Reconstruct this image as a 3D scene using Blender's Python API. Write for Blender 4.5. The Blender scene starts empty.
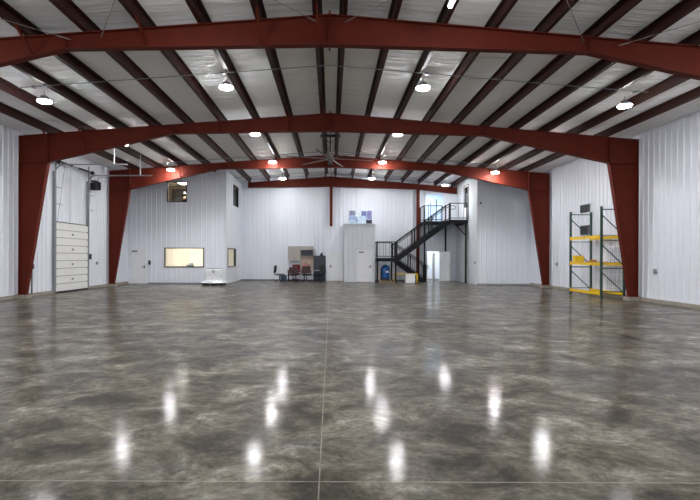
import bpy, bmesh, math, random
from mathutils import Vector, Matrix
random.seed(7)
C = bpy.context.scene.collection
PI = math.pi

# ------------------------------------------------------------------ materials
def lin(c):
    c = c / 255.0
    return c / 12.92 if c <= 0.04045 else ((c + 0.055) / 1.055) ** 2.4
def rgb(r, g, b): return (lin(r), lin(g), lin(b), 1)

def mat(name, col, rough=0.5, metal=0.0, var=0.06, scale=6.0, bump=0.0, spec=0.5, coat=0.0, stretch=(1, 1, 1)):
    m = bpy.data.materials.new(name); m.use_nodes = True
    nt = m.node_tree; b = nt.nodes['Principled BSDF']
    b.inputs['Roughness'].default_value = rough
    b.inputs['Metallic'].default_value = metal
    b.inputs['Specular IOR Level'].default_value = spec
    b.inputs['Coat Weight'].default_value = coat
    tc = nt.nodes.new('ShaderNodeTexCoord'); mp = nt.nodes.new('ShaderNodeMapping')
    mp.inputs['Scale'].default_value = stretch
    nt.links.new(tc.outputs['Object'], mp.inputs['Vector'])
    n = nt.nodes.new('ShaderNodeTexNoise'); n.inputs['Scale'].default_value = scale
    n.inputs['Detail'].default_value = 5
    nt.links.new(mp.outputs[0], n.inputs['Vector'])
    r = nt.nodes.new('ShaderNodeValToRGB')
    r.color_ramp.elements[0].position = 0.3; r.color_ramp.elements[1].position = 0.7
    r.color_ramp.elements[0].color = tuple(c * (1 - var) for c in col[:3]) + (1,)
    r.color_ramp.elements[1].color = tuple(min(1, c * (1 + var)) for c in col[:3]) + (1,)
    nt.links.new(n.outputs['Fac'], r.inputs[0]); nt.links.new(r.outputs[0], b.inputs['Base Color'])
    if bump:
        bp = nt.nodes.new('ShaderNodeBump'); bp.inputs['Strength'].default_value = bump
        bp.inputs['Distance'].default_value = 0.02
        nt.links.new(n.outputs['Fac'], bp.inputs['Height']); nt.links.new(bp.outputs[0], b.inputs['Normal'])
    return m

def emis(name, col, strength):
    m = bpy.data.materials.new(name); m.use_nodes = True
    b = m.node_tree.nodes['Principled BSDF']
    b.inputs['Base Color'].default_value = (0.8, 0.8, 0.8, 1)
    b.inputs['Emission Color'].default_value = col
    b.inputs['Emission Strength'].default_value = strength
    return m

def glassmat(name, tint=(0.9, 0.95, 0.95, 1), mixf=0.12):
    m = bpy.data.materials.new(name); m.use_nodes = True
    nt = m.node_tree; out = nt.nodes['Material Output']
    nt.nodes.remove(nt.nodes['Principled BSDF'])
    tr = nt.nodes.new('ShaderNodeBsdfTransparent'); tr.inputs[0].default_value = tint
    gl = nt.nodes.new('ShaderNodeBsdfGlossy'); gl.inputs['Roughness'].default_value = 0.02
    mx = nt.nodes.new('ShaderNodeMixShader'); mx.inputs[0].default_value = mixf
    nt.links.new(tr.outputs[0], mx.inputs[1]); nt.links.new(gl.outputs[0], mx.inputs[2])
    nt.links.new(mx.outputs[0], out.inputs[0])
    return m

M = {}
M['red'] = mat('red_oxide_steel', rgb(90, 33, 22), 0.6, 0, 0.10, 1.6, 0, 0.12)
M['purlin'] = mat('purlin_primer', rgb(54, 29, 26), 0.5, 0, 0.12, 2.0, 0, 0.18)
M['liner'] = mat('white_liner_panel', rgb(226, 229, 237), 0.38, 0, 0.012, 0.7)
M['smoothwall'] = mat('painted_board', rgb(214, 218, 224), 0.55, 0, 0.02, 1.2)
M['closet'] = mat('closet_panel', rgb(206, 209, 215), 0.5, 0, 0.015, 1.2)
M['curb'] = mat('curb_concrete', rgb(150, 143, 132), 0.8, 0, 0.12, 5, 0.2)
M['doorwhite'] = mat('white_door_paint', rgb(226, 227, 230), 0.45, 0, 0.01, 2)
M['ohpanel'] = mat('overhead_door_panel', rgb(226, 226, 222), 0.45, 0, 0.02, 2)
M['galv'] = mat('galvanised_steel', rgb(150, 154, 156), 0.4, 0.7, 0.12, 20)
M['rod'] = mat('rod_steel', rgb(150, 140, 136), 0.5, 0.4, 0.1, 20)
M['black'] = mat('black_paint', rgb(34, 34, 37), 0.45, 0, 0.15, 8)
M['blackplastic'] = mat('black_plastic', rgb(24, 24, 27), 0.5, 0, 0.1, 10)
M['stair'] = mat('charcoal_stair_steel', rgb(22, 23, 27), 0.5, 0, 0.12, 6, 0, 0.25)
M['tread'] = mat('tread_plate', rgb(40, 40, 43), 0.5, 0.3, 0.15, 30, 0.3)
M['darkframe'] = mat('bronze_window_frame', rgb(52, 47, 43), 0.4, 0.3, 0.1, 10)
M['green'] = mat('rack_green', rgb(52, 80, 72), 0.45, 0.1, 0.12, 8)
M['yellow'] = mat('rack_yellow', rgb(240, 196, 22), 0.42, 0, 0.06, 8)
M['bin'] = mat('yellow_bin', rgb(247, 205, 30), 0.4, 0, 0.05, 8)
M['orange'] = mat('orange_parts', rgb(228, 150, 50), 0.5, 0, 0.2, 30)
M['wire'] = mat('wire_deck_zinc', rgb(165, 165, 168), 0.4, 0.6, 0.1, 20)
M['louver'] = mat('dark_louver', rgb(104, 104, 106), 0.5, 0.3, 0.1, 10)
M['box_grey'] = mat('electrical_grey', rgb(140, 142, 146), 0.5, 0.2, 0.1, 10)
M['cream'] = mat('cream_room_paint', rgb(236, 226, 208), 0.7, 0, 0.02, 1)
M['tan'] = mat('tan_room_paint', rgb(176, 160, 136), 0.7, 0, 0.04, 1)
M['brownwood'] = mat('brown_wood', rgb(70, 50, 38), 0.5, 0, 0.2, 6, 0, 0.5, 0, (8, 1, 1))
M['lighttan'] = mat('pine_board', rgb(196, 172, 140), 0.6, 0, 0.12, 8, 0.1, 0.5, 0, (1, 1, 6))
M['wrap'] = mat('stretch_wrap', rgb(236, 238, 242), 0.28, 0, 0.05, 7, 0.9, 0.6, 0.4)
M['laminate'] = mat('greige_laminate', rgb(168, 163, 157), 0.5, 0, 0.04, 4)
M['pinboard'] = mat('pink_tan_pinboard', rgb(206, 184, 170), 0.8, 0, 0.12, 7)
M['navy'] = mat('navy_black_metal', rgb(42, 48, 58), 0.4, 0.2, 0.1, 6)
M['chairblack'] = mat('black_chair_fabric', rgb(38, 38, 42), 0.85, 0, 0.2, 40, 0.2)
M['chairgrey'] = mat('grey_chair_fabric', rgb(98, 98, 98), 0.85, 0, 0.2, 40, 0.2)
M['chairred'] = mat('burgundy_chair_fabric', rgb(108, 38, 48), 0.85, 0, 0.2, 40, 0.2)
M['chairbrown'] = mat('plum_brown_chair_fabric', rgb(66, 44, 46), 0.85, 0, 0.2, 40, 0.2)
M['bluegrey'] = mat('blue_grey_cloth', rgb(84, 104, 128), 0.8, 0, 0.2, 12, 0.2)
M['redtrim'] = mat('red_table_edge', rgb(150, 52, 56), 0.5, 0, 0.05, 8)
M['tabletop'] = mat('pale_tabletop', rgb(190, 186, 182), 0.4, 0, 0.04, 8)
M['blue'] = mat('blue_drum_plastic', rgb(24, 92, 168), 0.35, 0, 0.1, 4)
M['white'] = mat('white_plastic', rgb(232, 234, 235), 0.4, 0, 0.02, 4)
M['cardboard'] = mat('cardboard', rgb(206, 186, 152), 0.8, 0, 0.08, 8)
M['fan'] = mat('fan_aluminium', rgb(112, 106, 106), 0.5, 0.2, 0.05, 8)
M['glass'] = glassmat('window_glass', (0.95, 0.97, 0.97, 1), 0.07)
M['darkglass'] = mat('dark_glazing', rgb(40, 44, 48), 0.08, 0, 0.1, 3)
M['lens'] = emis('led_lens', (0.99, 0.985, 0.99, 1), 345)
M['tube'] = emis('led_tube', (1.0, 0.99, 0.97, 1), 20)
M['panel'] = emis('ceiling_light_panel', (1.0, 0.93, 0.85, 1), 42)
M['coolpanel'] = emis('cool_daylight_panel', (0.66, 0.83, 1.0, 1), 9)

def ceiling_mat():
    m = mat('white_vinyl_insulation', rgb(251, 251, 252), 0.75, 0, 0.01, 0.8, 0, 0.25)
    nt = m.node_tree; b = nt.nodes['Principled BSDF']
    tc = nt.nodes.new('ShaderNodeTexCoord')
    mp = nt.nodes.new('ShaderNodeMapping'); mp.inputs['Scale'].default_value = (0.28, 2.6, 1)
    n = nt.nodes.new('ShaderNodeTexNoise'); n.inputs['Scale'].default_value = 1.6; n.inputs['Detail'].default_value = 4
    n.inputs['Distortion'].default_value = 0.4
    nt.links.new(tc.outputs['Object'], mp.inputs[0]); nt.links.new(mp.outputs[0], n.inputs['Vector'])
    w = nt.nodes.new('ShaderNodeTexWave'); w.wave_type = 'BANDS'; w.bands_direction = 'Y'; w.wave_profile = 'SAW'
    w.inputs['Scale'].default_value = 0.26; w.inputs['Distortion'].default_value = 0.8; w.inputs['Detail'].default_value = 1
    nt.links.new(tc.outputs['Object'], w.inputs['Vector'])
    a = nt.nodes.new('ShaderNodeMath'); a.operation = 'ADD'
    mm = nt.nodes.new('ShaderNodeMath'); mm.operation = 'MULTIPLY'; mm.inputs[1].default_value = 0.45
    nt.links.new(w.outputs['Fac'], mm.inputs[0]); nt.links.new(mm.outputs[0], a.inputs[0]); nt.links.new(n.outputs['Fac'], a.inputs[1])
    bp = nt.nodes.new('ShaderNodeBump'); bp.inputs['Strength'].default_value = 0.9; bp.inputs['Distance'].default_value = 0.13
    nt.links.new(a.outputs[0], bp.inputs['Height']); nt.links.new(bp.outputs[0], b.inputs['Normal'])
    return m
M['ceiling'] = ceiling_mat()

def floor_mat():
    m = bpy.data.materials.new('polished_stained_concrete'); m.use_nodes = True
    nt = m.node_tree; N = nt.nodes; L = nt.links; b = N['Principled BSDF']
    tc = N.new('ShaderNodeTexCoord')
    def noise(scale, detail, dist, rough=0.6, sx=1, sy=1):
        mp = N.new('ShaderNodeMapping'); mp.inputs['Scale'].default_value = (sx, sy, 1)
        L.new(tc.outputs['Object'], mp.inputs[0])
        n = N.new('ShaderNodeTexNoise'); n.inputs['Scale'].default_value = scale; n.inputs['Detail'].default_value = detail
        n.inputs['Distortion'].default_value = dist; n.inputs['Roughness'].default_value = rough
        L.new(mp.outputs[0], n.inputs['Vector']); return n
    def ramp(src, stops):
        r = N.new('ShaderNodeValToRGB'); cr = r.color_ramp
        cr.elements[0].position = stops[0][0]; cr.elements[0].color = stops[0][1]
        cr.elements[1].position = stops[-1][0]; cr.elements[1].color = stops[-1][1]
        for p, c in stops[1:-1]:
            e = cr.elements.new(p); e.color = c
        L.new(src, r.inputs[0]); return r
    n1 = noise(1.5, 12, 0.5, 0.76, 0.9, 1.1)
    r1 = ramp(n1.outputs['Fac'], [(0.32, rgb(26, 24, 20)), (0.42, rgb(54, 50, 43)), (0.50, rgb(88, 83, 74)), (0.57, rgb(111, 108, 101)), (0.68, rgb(162, 161, 156))])
    n2 = noise(0.55, 6, 0.5)
    r2 = ramp(n2.outputs['Fac'], [(0.36, (0.60, 0.60, 0.60, 1)), (0.5, (0.9, 0.87, 0.80, 1)), (0.64, (1.15, 1.12, 1.04, 1))])
    mx = N.new('ShaderNodeMix'); mx.data_type = 'RGBA'; mx.blend_type = 'MULTIPLY'; mx.inputs[0].default_value = 1
    L.new(r1.outputs[0], mx.inputs[6]); L.new(r2.outputs[0], mx.inputs[7])
    n3 = noise(9, 9, 0.4, 0.8)
    r3 = ramp(n3.outputs['Fac'], [(0.34, (0.45, 0.44, 0.43, 1)), (0.5, (1, 1, 1, 1)), (0.66, (1.5, 1.47, 1.4, 1))])
    mx2 = N.new('ShaderNodeMix'); mx2.data_type = 'RGBA'; mx2.blend_type = 'MULTIPLY'; mx2.inputs[0].default_value = 1
    L.new(mx.outputs[2], mx2.inputs[6]); L.new(r3.outputs[0], mx2.inputs[7])
    n4 = noise(1.7, 8, 0.4, 0.7)
    r4 = ramp(n4.outputs['Fac'], [(0.60, (1, 1, 1, 1)), (0.70, (0.62, 0.57, 0.52, 1))])
    mx3 = N.new('ShaderNodeMix'); mx3.data_type = 'RGBA'; mx3.blend_type = 'MULTIPLY'; mx3.inputs[0].default_value = 0.8
    L.new(mx2.outputs[2], mx3.inputs[6]); L.new(r4.outputs[0], mx3.inputs[7])
    L.new(mx3.outputs[2], b.inputs['Base Color'])
    b.inputs['Roughness'].default_value = 0.5
    b.inputs['Specular IOR Level'].default_value = 0.12
    cw = N.new('ShaderNodeMapRange'); cw.inputs['From Min'].default_value = 0.35; cw.inputs['From Max'].default_value = 0.65
    cw.inputs['To Min'].default_value = 0.12; cw.inputs['To Max'].default_value = 0.55
    L.new(noise(2.4, 10, 0.2, 0.75).outputs['Fac'], cw.inputs[0]); L.new(cw.outputs[0], b.inputs['Coat Weight'])
    b.inputs['Coat IOR'].default_value = 1.3
    rr = N.new('ShaderNodeMapRange'); rr.inputs['To Min'].default_value = 0.08; rr.inputs['To Max'].default_value = 0.12
    L.new(n2.outputs['Fac'], rr.inputs[0]); L.new(rr.outputs[0], b.inputs['Coat Roughness'])
    bn = noise(9.0, 6, 0.2, 0.7)
    bp = N.new('ShaderNodeBump'); bp.inputs['Strength'].default_value = 0.05; bp.inputs['Distance'].default_value = 0.02
    L.new(bn.outputs['Fac'], bp.inputs['Height']); L.new(bp.outputs[0], b.inputs['Coat Normal'])
    return m
M['floor'] = floor_mat()
M['joint'] = mat('joint_filler', rgb(122, 114, 102), 0.6, 0, 0.35, 5)

# ------------------------------------------------------------------ mesh helpers
class MB:
    def __init__(self): self.bm = bmesh.new()
    def box(self, x0, x1, y0, y1, z0, z1):
        v = [self.bm.verts.new(p) for p in ((x0,y0,z0),(x1,y0,z0),(x1,y1,z0),(x0,y1,z0),(x0,y0,z1),(x1,y0,z1),(x1,y1,z1),(x0,y1,z1))]
        for f in ((0,3,2,1),(4,5,6,7),(0,1,5,4),(1,2,6,5),(2,3,7,6),(3,0,4,7)):
            self.bm.faces.new([v[i] for i in f])
        return self
    def bar(self, p, q, w, h=None, up=(0, 0, 1)):
        """rectangular bar from p to q; w across, h along 'up'"""
        h = h or w
        p, q = Vector(p), Vector(q); d = (q - p).normalized(); u = Vector(up)
        if abs(d.dot(u)) > 0.99: u = Vector((0, 1, 0))
        s = d.cross(u).normalized(); u = s.cross(d).normalized()
        vs = []
        for c in (p, q):
            for a, b in ((-1,-1),(1,-1),(1,1),(-1,1)):
                vs.append(self.bm.verts.new(c + s*a*w/2 + u*b*h/2))
        for f in ((0,1,2,3),(7,6,5,4),(0,4,5,1),(1,5,6,2),(2,6,7,3),(3,7,4,0)):
            self.bm.faces.new([vs[i] for i in f])
        return self
    def tube(self, pts, r, n=10, closed=False):
        pts = [Vector(p) for p in pts]; rings = []
        m = len(pts)
        for i, p in enumerate(pts):
            if closed: d = (pts[(i+1) % m] - pts[i-1]).normalized()
            else: d = (pts[min(i+1, m-1)] - pts[max(i-1, 0)]).normalized()
            u = Vector((0,0,1)) if abs(d.z) < 0.9 else Vector((0,1,0))
            s = d.cross(u).normalized(); u = s.cross(d)
            rr = r[i] if isinstance(r, (list, tuple)) else r
            rings.append([self.bm.verts.new(p + (s*math.cos(2*PI*k/n) + u*math.sin(2*PI*k/n))*rr) for k in range(n)])
        for i in range(m if closed else m-1):
            a, b = rings[i], rings[(i+1) % m]
            for k in range(n): self.bm.faces.new((a[k], a[(k+1)%n], b[(k+1)%n], b[k]))
        if not closed:
            self.bm.faces.new(rings[0][::-1]); self.bm.faces.new(rings[-1])
        return self
    def lathe(self, prof, c=(0,0,0), n=28):
        rings = []
        for r, z in prof:
            rings.append([self.bm.verts.new((c[0]+max(r,1e-4)*math.cos(2*PI*k/n), c[1]+max(r,1e-4)*math.sin(2*PI*k/n), c[2]+z)) for k in range(n)])
        for a, b in zip(rings, rings[1:]):
            for k in range(n): self.bm.faces.new((a[k], a[(k+1)%n], b[(k+1)%n], b[k]))
        self.bm.faces.new(rings[0][::-1]); self.bm.faces.new(rings[-1])
        return self
    def prism_y(self, poly, y0, y1):
        """poly of (x,z) extruded from y0 to y1"""
        a = [self.bm.verts.new((x, y0, z)) for x, z in poly]; b = [self.bm.verts.new((x, y1, z)) for x, z in poly]
        self.bm.faces.new(a); self.bm.faces.new(b[::-1])
        n = len(poly)
        for i in range(n): self.bm.faces.new((a[i], b[i], b[(i+1)%n], a[(i+1)%n]))
        return self
    def blob(self, c, r, seed=0, sub=2, jit=0.0):
        rnd = random.Random(seed)
        g = bmesh.ops.create_icosphere(self.bm, subdivisions=sub, radius=1)
        for v in g['verts']:
            k = 1 + rnd.uniform(-jit, jit)
            v.co = Vector((c[0]+v.co.x*r[0]*k, c[1]+v.co.y*r[1]*k, c[2]+v.co.z*r[2]*k))
        return self
    def build(self, name, m, parent=None, bevel=0, smooth=False, sub=0):
        bmesh.ops.recalc_face_normals(self.bm, faces=self.bm.faces[:])
        me = bpy.data.meshes.new(name); self.bm.to_mesh(me); self.bm.free()
        o = bpy.data.objects.new(name, me); C.objects.link(o); me.materials.append(m)
        if smooth:
            for p in me.polygons: p.use_smooth = True
        if parent: o.parent = parent
        if bevel:
            b = o.modifiers.new('bevel', 'BEVEL'); b.width = bevel; b.segments = 2; b.limit_method = 'ANGLE'
        if sub:
            s = o.modifiers.new('subsurf', 'SUBSURF'); s.levels = sub; s.render_levels = sub
        return o

def tag(o, label=None, cat=None, group=None, kind=None):
    if label: o['label'] = label
    if cat: o['category'] = cat
    if group: o['group'] = group
    if kind: o['kind'] = kind
    return o
def thing(name, label, cat, loc=(0,0,0), rz=0, group=None):
    o = bpy.data.objects.new(name, None); C.objects.link(o); o.empty_display_size = 0.2
    o.location = loc; o.rotation_euler = (0, 0, rz)
    return tag(o, label, cat, group)
def struct(name, label, cat, loc=(0,0,0)):
    o = thing(name, label, cat, loc); o['kind'] = 'structure'; return o
def copy_tree(o, parent=None):
    c = o.copy(); C.objects.link(c)
    if parent: c.parent = parent
    for ch in [x for x in bpy.data.objects if x.parent == o]:
        copy_tree(ch, c)
    return c

# ------------------------------------------------------------------ building geometry
XL, XR = -12.42, 12.20            # inside faces of the side walls
YB, YF = 33.80, -8.0              # end wall beyond, end wall behind the camera
RX, RZ = -0.05, 7.325             # ridge of the steel
SL, SR = 0.076, 0.0825
def steel_top(x): return RZ - (SL*(RX-x) if x < RX else SR*(x-RX))
PH = 0.25                         # purlin height
def ceil_z(x): return steel_top(x) + PH

def profile(u0, u1, ribs=True, per=0.305, h=0.028):
    us = [(u0, 0.0)]
    if ribs:
        k = math.ceil(u0/per)
        while k*per < u1 - 0.1:
            c = k*per
            if c > u0 + 0.06:
                us += [(c-0.036, 0), (c-0.016, h), (c+0.016, h), (c+0.036, 0)]
            k += 1
    us.append((u1, 0.0))
    return us
def ribwall(name, axis, const, side, u0, u1, z0, top, openings=(), ribs=True, m=None, label=None, cat='wall', thick=0.12):
    """axis: 'x' wall runs along X at y=const; 'y' runs along Y at x=const. side: +1/-1 direction the ribs stick out"""
    prof = profile(u0, u1, ribs)
    us = dict(prof)
    for a, b, c, d in openings:
        for e in (a, b):
            if e not in us:
                ks = sorted(us)
                lo = max([k for k in ks if k <= e], default=ks[0]); hi = min([k for k in ks if k >= e], default=ks[-1])
                t = 0 if hi == lo else (e-lo)/(hi-lo)
                us[e] = us[lo]*(1-t)+us[hi]*t
    if not ribs or True:
        if top(u0) != top(u1) and u0 < RX < u1: us.setdefault(RX, 0.0)
    ul = sorted(us)
    zs = sorted({z0} | {z for o in openings for z in o[2:]}); zs = [z for z in zs if z >= z0]
    bm = bmesh.new()
    def P(u, z, d):
        return (u, const + side*d, z) if axis == 'x' else (const + side*d, u, z)
    def inside(u, z):
        return any(a-1e-6 < u < b+1e-6 and c-1e-6 < z < d+1e-6 for a, b, c, d in openings)
    rows = zs + ['top']
    for back in (False, True):
        grid = []
        for z in rows:
            grid.append([bm.verts.new(P(u, top(u) if z == 'top' else z, -thick if back else us[u])) for u in ul])
        for j in range(len(rows)-1):
            zb = rows[j]; zt = rows[j+1]
            for i in range(len(ul)-1):
                um = (ul[i]+ul[i+1])/2
                zm = (zb + (top(um) if zt == 'top' else zt))/2
                if inside(um, zm): continue
                bm.faces.new((grid[j][i], grid[j][i+1], grid[j+1][i+1], grid[j+1][i]))
    # reveals round the openings
    for a, b, c, d in openings:
        pts = [(a,c),(b,c),(b,d),(a,d)]
        for k in range(4):
            p, q = pts[k], pts[(k+1)%4]
            if p[1] == q[1] == z0: continue
            v = [bm.verts.new(P(p[0],p[1],0.0)), bm.verts.new(P(q[0],q[1],0.0)), bm.verts.new(P(q[0],q[1],-thick)), bm.verts.new(P(p[0],p[1],-thick))]
            bm.faces.new(v)
    me = bpy.data.meshes.new(name); bm.to_mesh(me); bm.free()
    o = bpy.data.objects.new(name, me); C.objects.link(o); me.materials.append(m or M['liner'])
    tag(o, label, cat, kind='structure')
    return o

# floor and joints
tag(MB().box(XL-0.2, XR+0.2, YF-0.2, YB+3.2, -0.12, 0).build('floor', M['floor']), 'polished mottled grey-brown concrete slab with thin saw-cut joints', 'floor', kind='structure')
for k, (x0, x1, y0, y1, lb) in enumerate([(-0.087, -0.077, YF, YB, 'thin pale filled joint running down the middle of the floor'),
        (XL, XR, 3.546, 3.558, 'thin pale filled joint crossing the floor nearest the viewer'),
        (XL, XR, 11.14, 11.155, 'thin pale joint crossing the floor halfway to the first columns'),
        (XL, XR, 18.765, 18.78, 'thin pale joint crossing the floor between the nearest columns'),
        (XL, XR, 26.385, 26.4, 'thin pale joint crossing the floor between the farther columns')]):
    tag(MB().box(x0, x1, y0, y1, -0.01, 0.0006).build('trim_%d' % (k+1), M['joint']), lb, 'floor joint', kind='structure')

# ceiling: insulation facing, sagging slightly between purlins
PURL = [-0.335-1.335*k for k in range(9)]
PURR = [0.265+1.168*k for k in range(10)]
def build_ceiling():
    lines = sorted(PURL + PURR + [XL, XR])
    xs = []
    for a, b in zip(lines, lines[1:]):
        for t in (0, 0.08, 0.25, 0.5, 0.75, 0.92):
            xs.append((a+(b-a)*t, -0.02*math.sin(PI*t)))
    xs.append((XR, 0))
    ys = [YF + (YB-YF)*i/90 for i in range(91)]
    bm = bmesh.new(); g = []
    for y in ys:
        g.append([bm.verts.new((x, y, ceil_z(x)+0.004 + s*(1+0.5*math.sin(y*2.1+x)))) for x, s in xs])
    up = [[bm.verts.new((x, y, ceil_z(x)+0.16)) for x in (XL, RX, XR)] for y in (YF, YB)]
    for j in range(len(ys)-1):
        for i in range(len(xs)-1):
            bm.faces.new((g[j][i], g[j+1][i], g[j+1][i+1], g[j][i+1]))
    for i in range(2): bm.faces.new((up[0][i], up[0][i+1], up[1][i+1], up[1][i]))
    me = bpy.data.meshes.new('ceiling'); bm.to_mesh(me); bm.free()
    for p in me.polygons: p.use_smooth = True
    o = bpy.data.objects.new('ceiling', me); C.objects.link(o); me.materials.append(M['ceiling'])
    tag(o, 'white vinyl-faced insulation sagging between the roof purlins', 'ceiling', kind='structure')
build_ceiling()

OY = 29.0        # front of both two-storey boxes
OLX, ORX = -6.42, 8.90
ctop = lambda e: (lambda u: ceil_z(e)+0.1)
gable = lambda u: ceil_z(u)+0.1
ribwall('wall_left', 'y', XL, 1, YF, YB, 0, ctop(XL), label='white ribbed metal wall on the left behind the overhead door')
ribwall('wall_right', 'y', XR, -1, YF, YB, 0, ctop(XR), label='white ribbed metal wall on the right behind the pallet rack')
ribwall('wall_back', 'x', YB, -1, XL, XR, 0, gable, openings=[(6.81, 7.73, 0, 2.1), (6.70, 7.94, 4.12, 6.16)], label='white ribbed metal end wall behind the desk and the stairs')
ribwall('wall_front', 'x', YF, 1, XL, XR, 0, gable, openings=[(-11.0, 10.8, 0, 5.2)], label='white ribbed metal end wall opposite the desk area')  # opening added in the unseen wall to let fill light in
ribwall('wall_office_front', 'x', OY, -1, XL, OLX, 0, gable, openings=[(-12.26, -11.24, 0, 2.13), (-10.15, -7.74, 1.0, 2.2), (-10.0, -8.78, 4.97, 6.22)],
        label='ribbed white front of the two-storey office box with two windows and a door')
ribwall('wall_office_side', 'y', OLX, 1, OY-0.001, YB, 0, ctop(OLX), openings=[(29.55, 31.95, 1.0, 2.2), (31.2, 32.75, 5.03, 6.4), (32.6, 33.5, 0, 2.13)], ribs=False,
        m=M['smoothwall'], label='smooth white side of the office box facing the desk area')
ribwall('wall_store_front', 'x', OY, -1, ORX, XR, 0, gable, label='ribbed white front of the windowless two-storey box on the right')
ribwall('wall_store_side', 'y', ORX, -1, OY-0.001, YB, 0, ctop(ORX), openings=[(30.72, 31.85, 4.12, 6.42)], ribs=False,
        m=M['smoothwall'], label='smooth white side wall beside the stair landing')
# corner trims of the two boxes
tag(MB().box(OLX-0.06, OLX+0.012, OY-0.042, OY+0.03, 0, ceil_z(OLX)).build('trim_6', M['smoothwall']), 'white corner flashing on the edge of the office box', 'corner trim', kind='structure')
tag(MB().box(ORX-0.012, ORX+0.06, OY-0.042, OY+0.03, 0, ceil_z(ORX)).build('trim_7', M['smoothwall']), 'white corner flashing on the edge of the right-hand box', 'corner trim', kind='structure')

# concrete curbs and baseboards
def skirt(name, x0, x1, y0, y1, z, m, label): tag(MB().box(x0, x1, y0, y1, 0, z).build(name, m), label, 'baseboard', kind='structure')
skirt('baseboard_left', XL, XL+0.1, YF, OY-0.05, 0.13, M['curb'], 'low concrete curb under the left wall')
skirt('baseboard_right', XR-0.1, XR, YF, OY-0.05, 0.13, M['curb'], 'low concrete curb under the right wall')
skirt('baseboard_back', OLX+0.02, 6.75, YB-0.045, YB-0.001, 0.06, M['louver'], 'thin dark base strip along the end wall')
skirt('baseboard_store', ORX-0.02, XR-0.12, OY-0.05, OY-0.03, 0.07, M['box_grey'], 'thin grey base strip of the right-hand box')
skirt('baseboard_office', -11.15, OLX, OY-0.05, OY-0.03, 0.07, M['box_grey'], 'thin grey base strip of the office box')

# ------------------------------------------------------------------ steel frames
FT, FW = 0.022, 0.20
def member(name, poly, parent, flanges, mat_=None, y=0):
    b = MB().prism_y(poly, -0.008, 0.008)
    for p, q in flanges:
        b.bar((p[0], 0, p[1]), (q[0], 0, q[1]), FW, FT, up=(q[1]-p[1], 0, -(q[0]-p[0])) if abs(q[0]-p[0]) < abs(q[1]-p[1]) else (0,0,1))
    return b.build(name, mat_ or M['red'], parent)
LX, RXO = -12.28, 12.07
import itertools
piern = itertools.count(20)
def rigid_frame(Y, label, braces):
    r = thing('rigid_frame', label, 'steel frame', (0, Y, 0), group='rigid roof frames')
    zl, zr = steel_top(LX), steel_top(RXO)
    kl, kr = (-11.14, 5.37), (10.93, 5.40)
    tl, tr = (-11.14, steel_top(-11.14)), (10.93, steel_top(10.93))
    e = FT/2
    member('column', [(LX,.16),(LX,zl),tl,kl,(-12.0,.16)], r, [((LX+e,.16),(LX+e,zl)), ((-12.0-e,.16),(kl[0]-e,kl[1])), ((LX,zl-e),(tl[0],tl[1]-e)), ((LX,kl[1]-.02),(kl[0],kl[1]-.02))])
    member('column', [(RXO,.16),(RXO,zr),tr,kr,(11.74,.16)], r, [((RXO-e,.16),(RXO-e,zr)), ((11.74+e,.16),(kr[0]+e,kr[1])), ((RXO+.02,zr-e),(tr[0],tr[1]-e)), ((RXO,kr[1]-.02),(kr[0],kr[1]-.02))])
    il, ir, cb = (-6.2, 6.50), (6.0, 6.455), (RX, 6.62)
    member('rafter', [tl,(RX,RZ),cb,il,kl], r, [((tl[0],tl[1]-e),(RX,RZ-e)), ((cb[0],cb[1]+e),(il[0],il[1]+e)), ((il[0],il[1]+e),(kl[0],kl[1]+e))])
    member('rafter', [tr,(RX,RZ),cb,ir,kr], r, [((tr[0],tr[1]-e),(RX,RZ-e)), ((cb[0],cb[1]+e),(ir[0],ir[1]+e)), ((ir[0],ir[1]+e),(kr[0],kr[1]+e))])
    for x in (RX-0.012, RX+0.012):
        MB().box(x-0.01, x+0.01, -0.11, 0.11, 6.55, RZ+0.08).build('splice_plate', M['red'], r)
    MB().box(kl[0]-0.012, kl[0]+0.012, -0.1, 0.1, kl[1]-0.03, tl[1]-0.01).build('knee_plate', M['red'], r)
    MB().box(kr[0]-0.012, kr[0]+0.012, -0.1, 0.1, kr[1]-0.03, tr[1]-0.01).build('knee_plate', M['red'], r)
    # web stiffeners at the ends of the middle girder
    for x in (il[0], ir[0]):
        MB().box(x-0.008, x+0.008, -0.09, 0.09, 6.5, steel_top(x)-0.03).build('stiffener', M['red'], r)
    for x0, x1 in ((LX-0.02, -11.93), (11.71, RXO+0.02)):
        MB().box(x0, x1, -0.13, 0.13, 0.14, 0.165).build('base_plate', M['red'], r)
    for x in braces:
        zb = 6.62 if abs(x) < 1 else 6.56 if abs(x) < 6.2 else 6.5-(abs(x)-6.2)*0.229
        MB().bar((x, -0.62, steel_top(x)+0.02), (x+0.02, -0.04, zb+0.06), 0.045, 0.045).build('flange_brace', M['red'], r)
    for x0, x1, s in ((XL+0.001, -11.9, 'left'), (11.64, XR-0.001, 'right')):
        tag(MB().box(x0, x1, Y-0.2, Y+0.2, 0, 0.14).build('trim_%d' % next(piern), M['curb']), 'small concrete pier under the %s leg of the %s' % (s, label), 'pier', kind='structure')
    return r
PL = PURL
rigid_frame(3.53, 'rust-red steel frame overhead of the viewer, closest of all frames', [])
rigid_frame(11.15, 'widest rust-red roof frame crossing the top of the view, its columns outside the view', [PL[0], PL[1], PL[3], PL[5]])
rigid_frame(18.77, 'rust-red steel frame whose right column stands in front of the pallet rack', [PL[0], PL[1], PL[3], PL[5], PL[7], PL[8]])
rigid_frame(26.39, 'farthest rust-red frame with two tapered columns, just before the two-storey boxes', [PL[0], PL[2], PL[4], PL[6], PL[8]])

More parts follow.
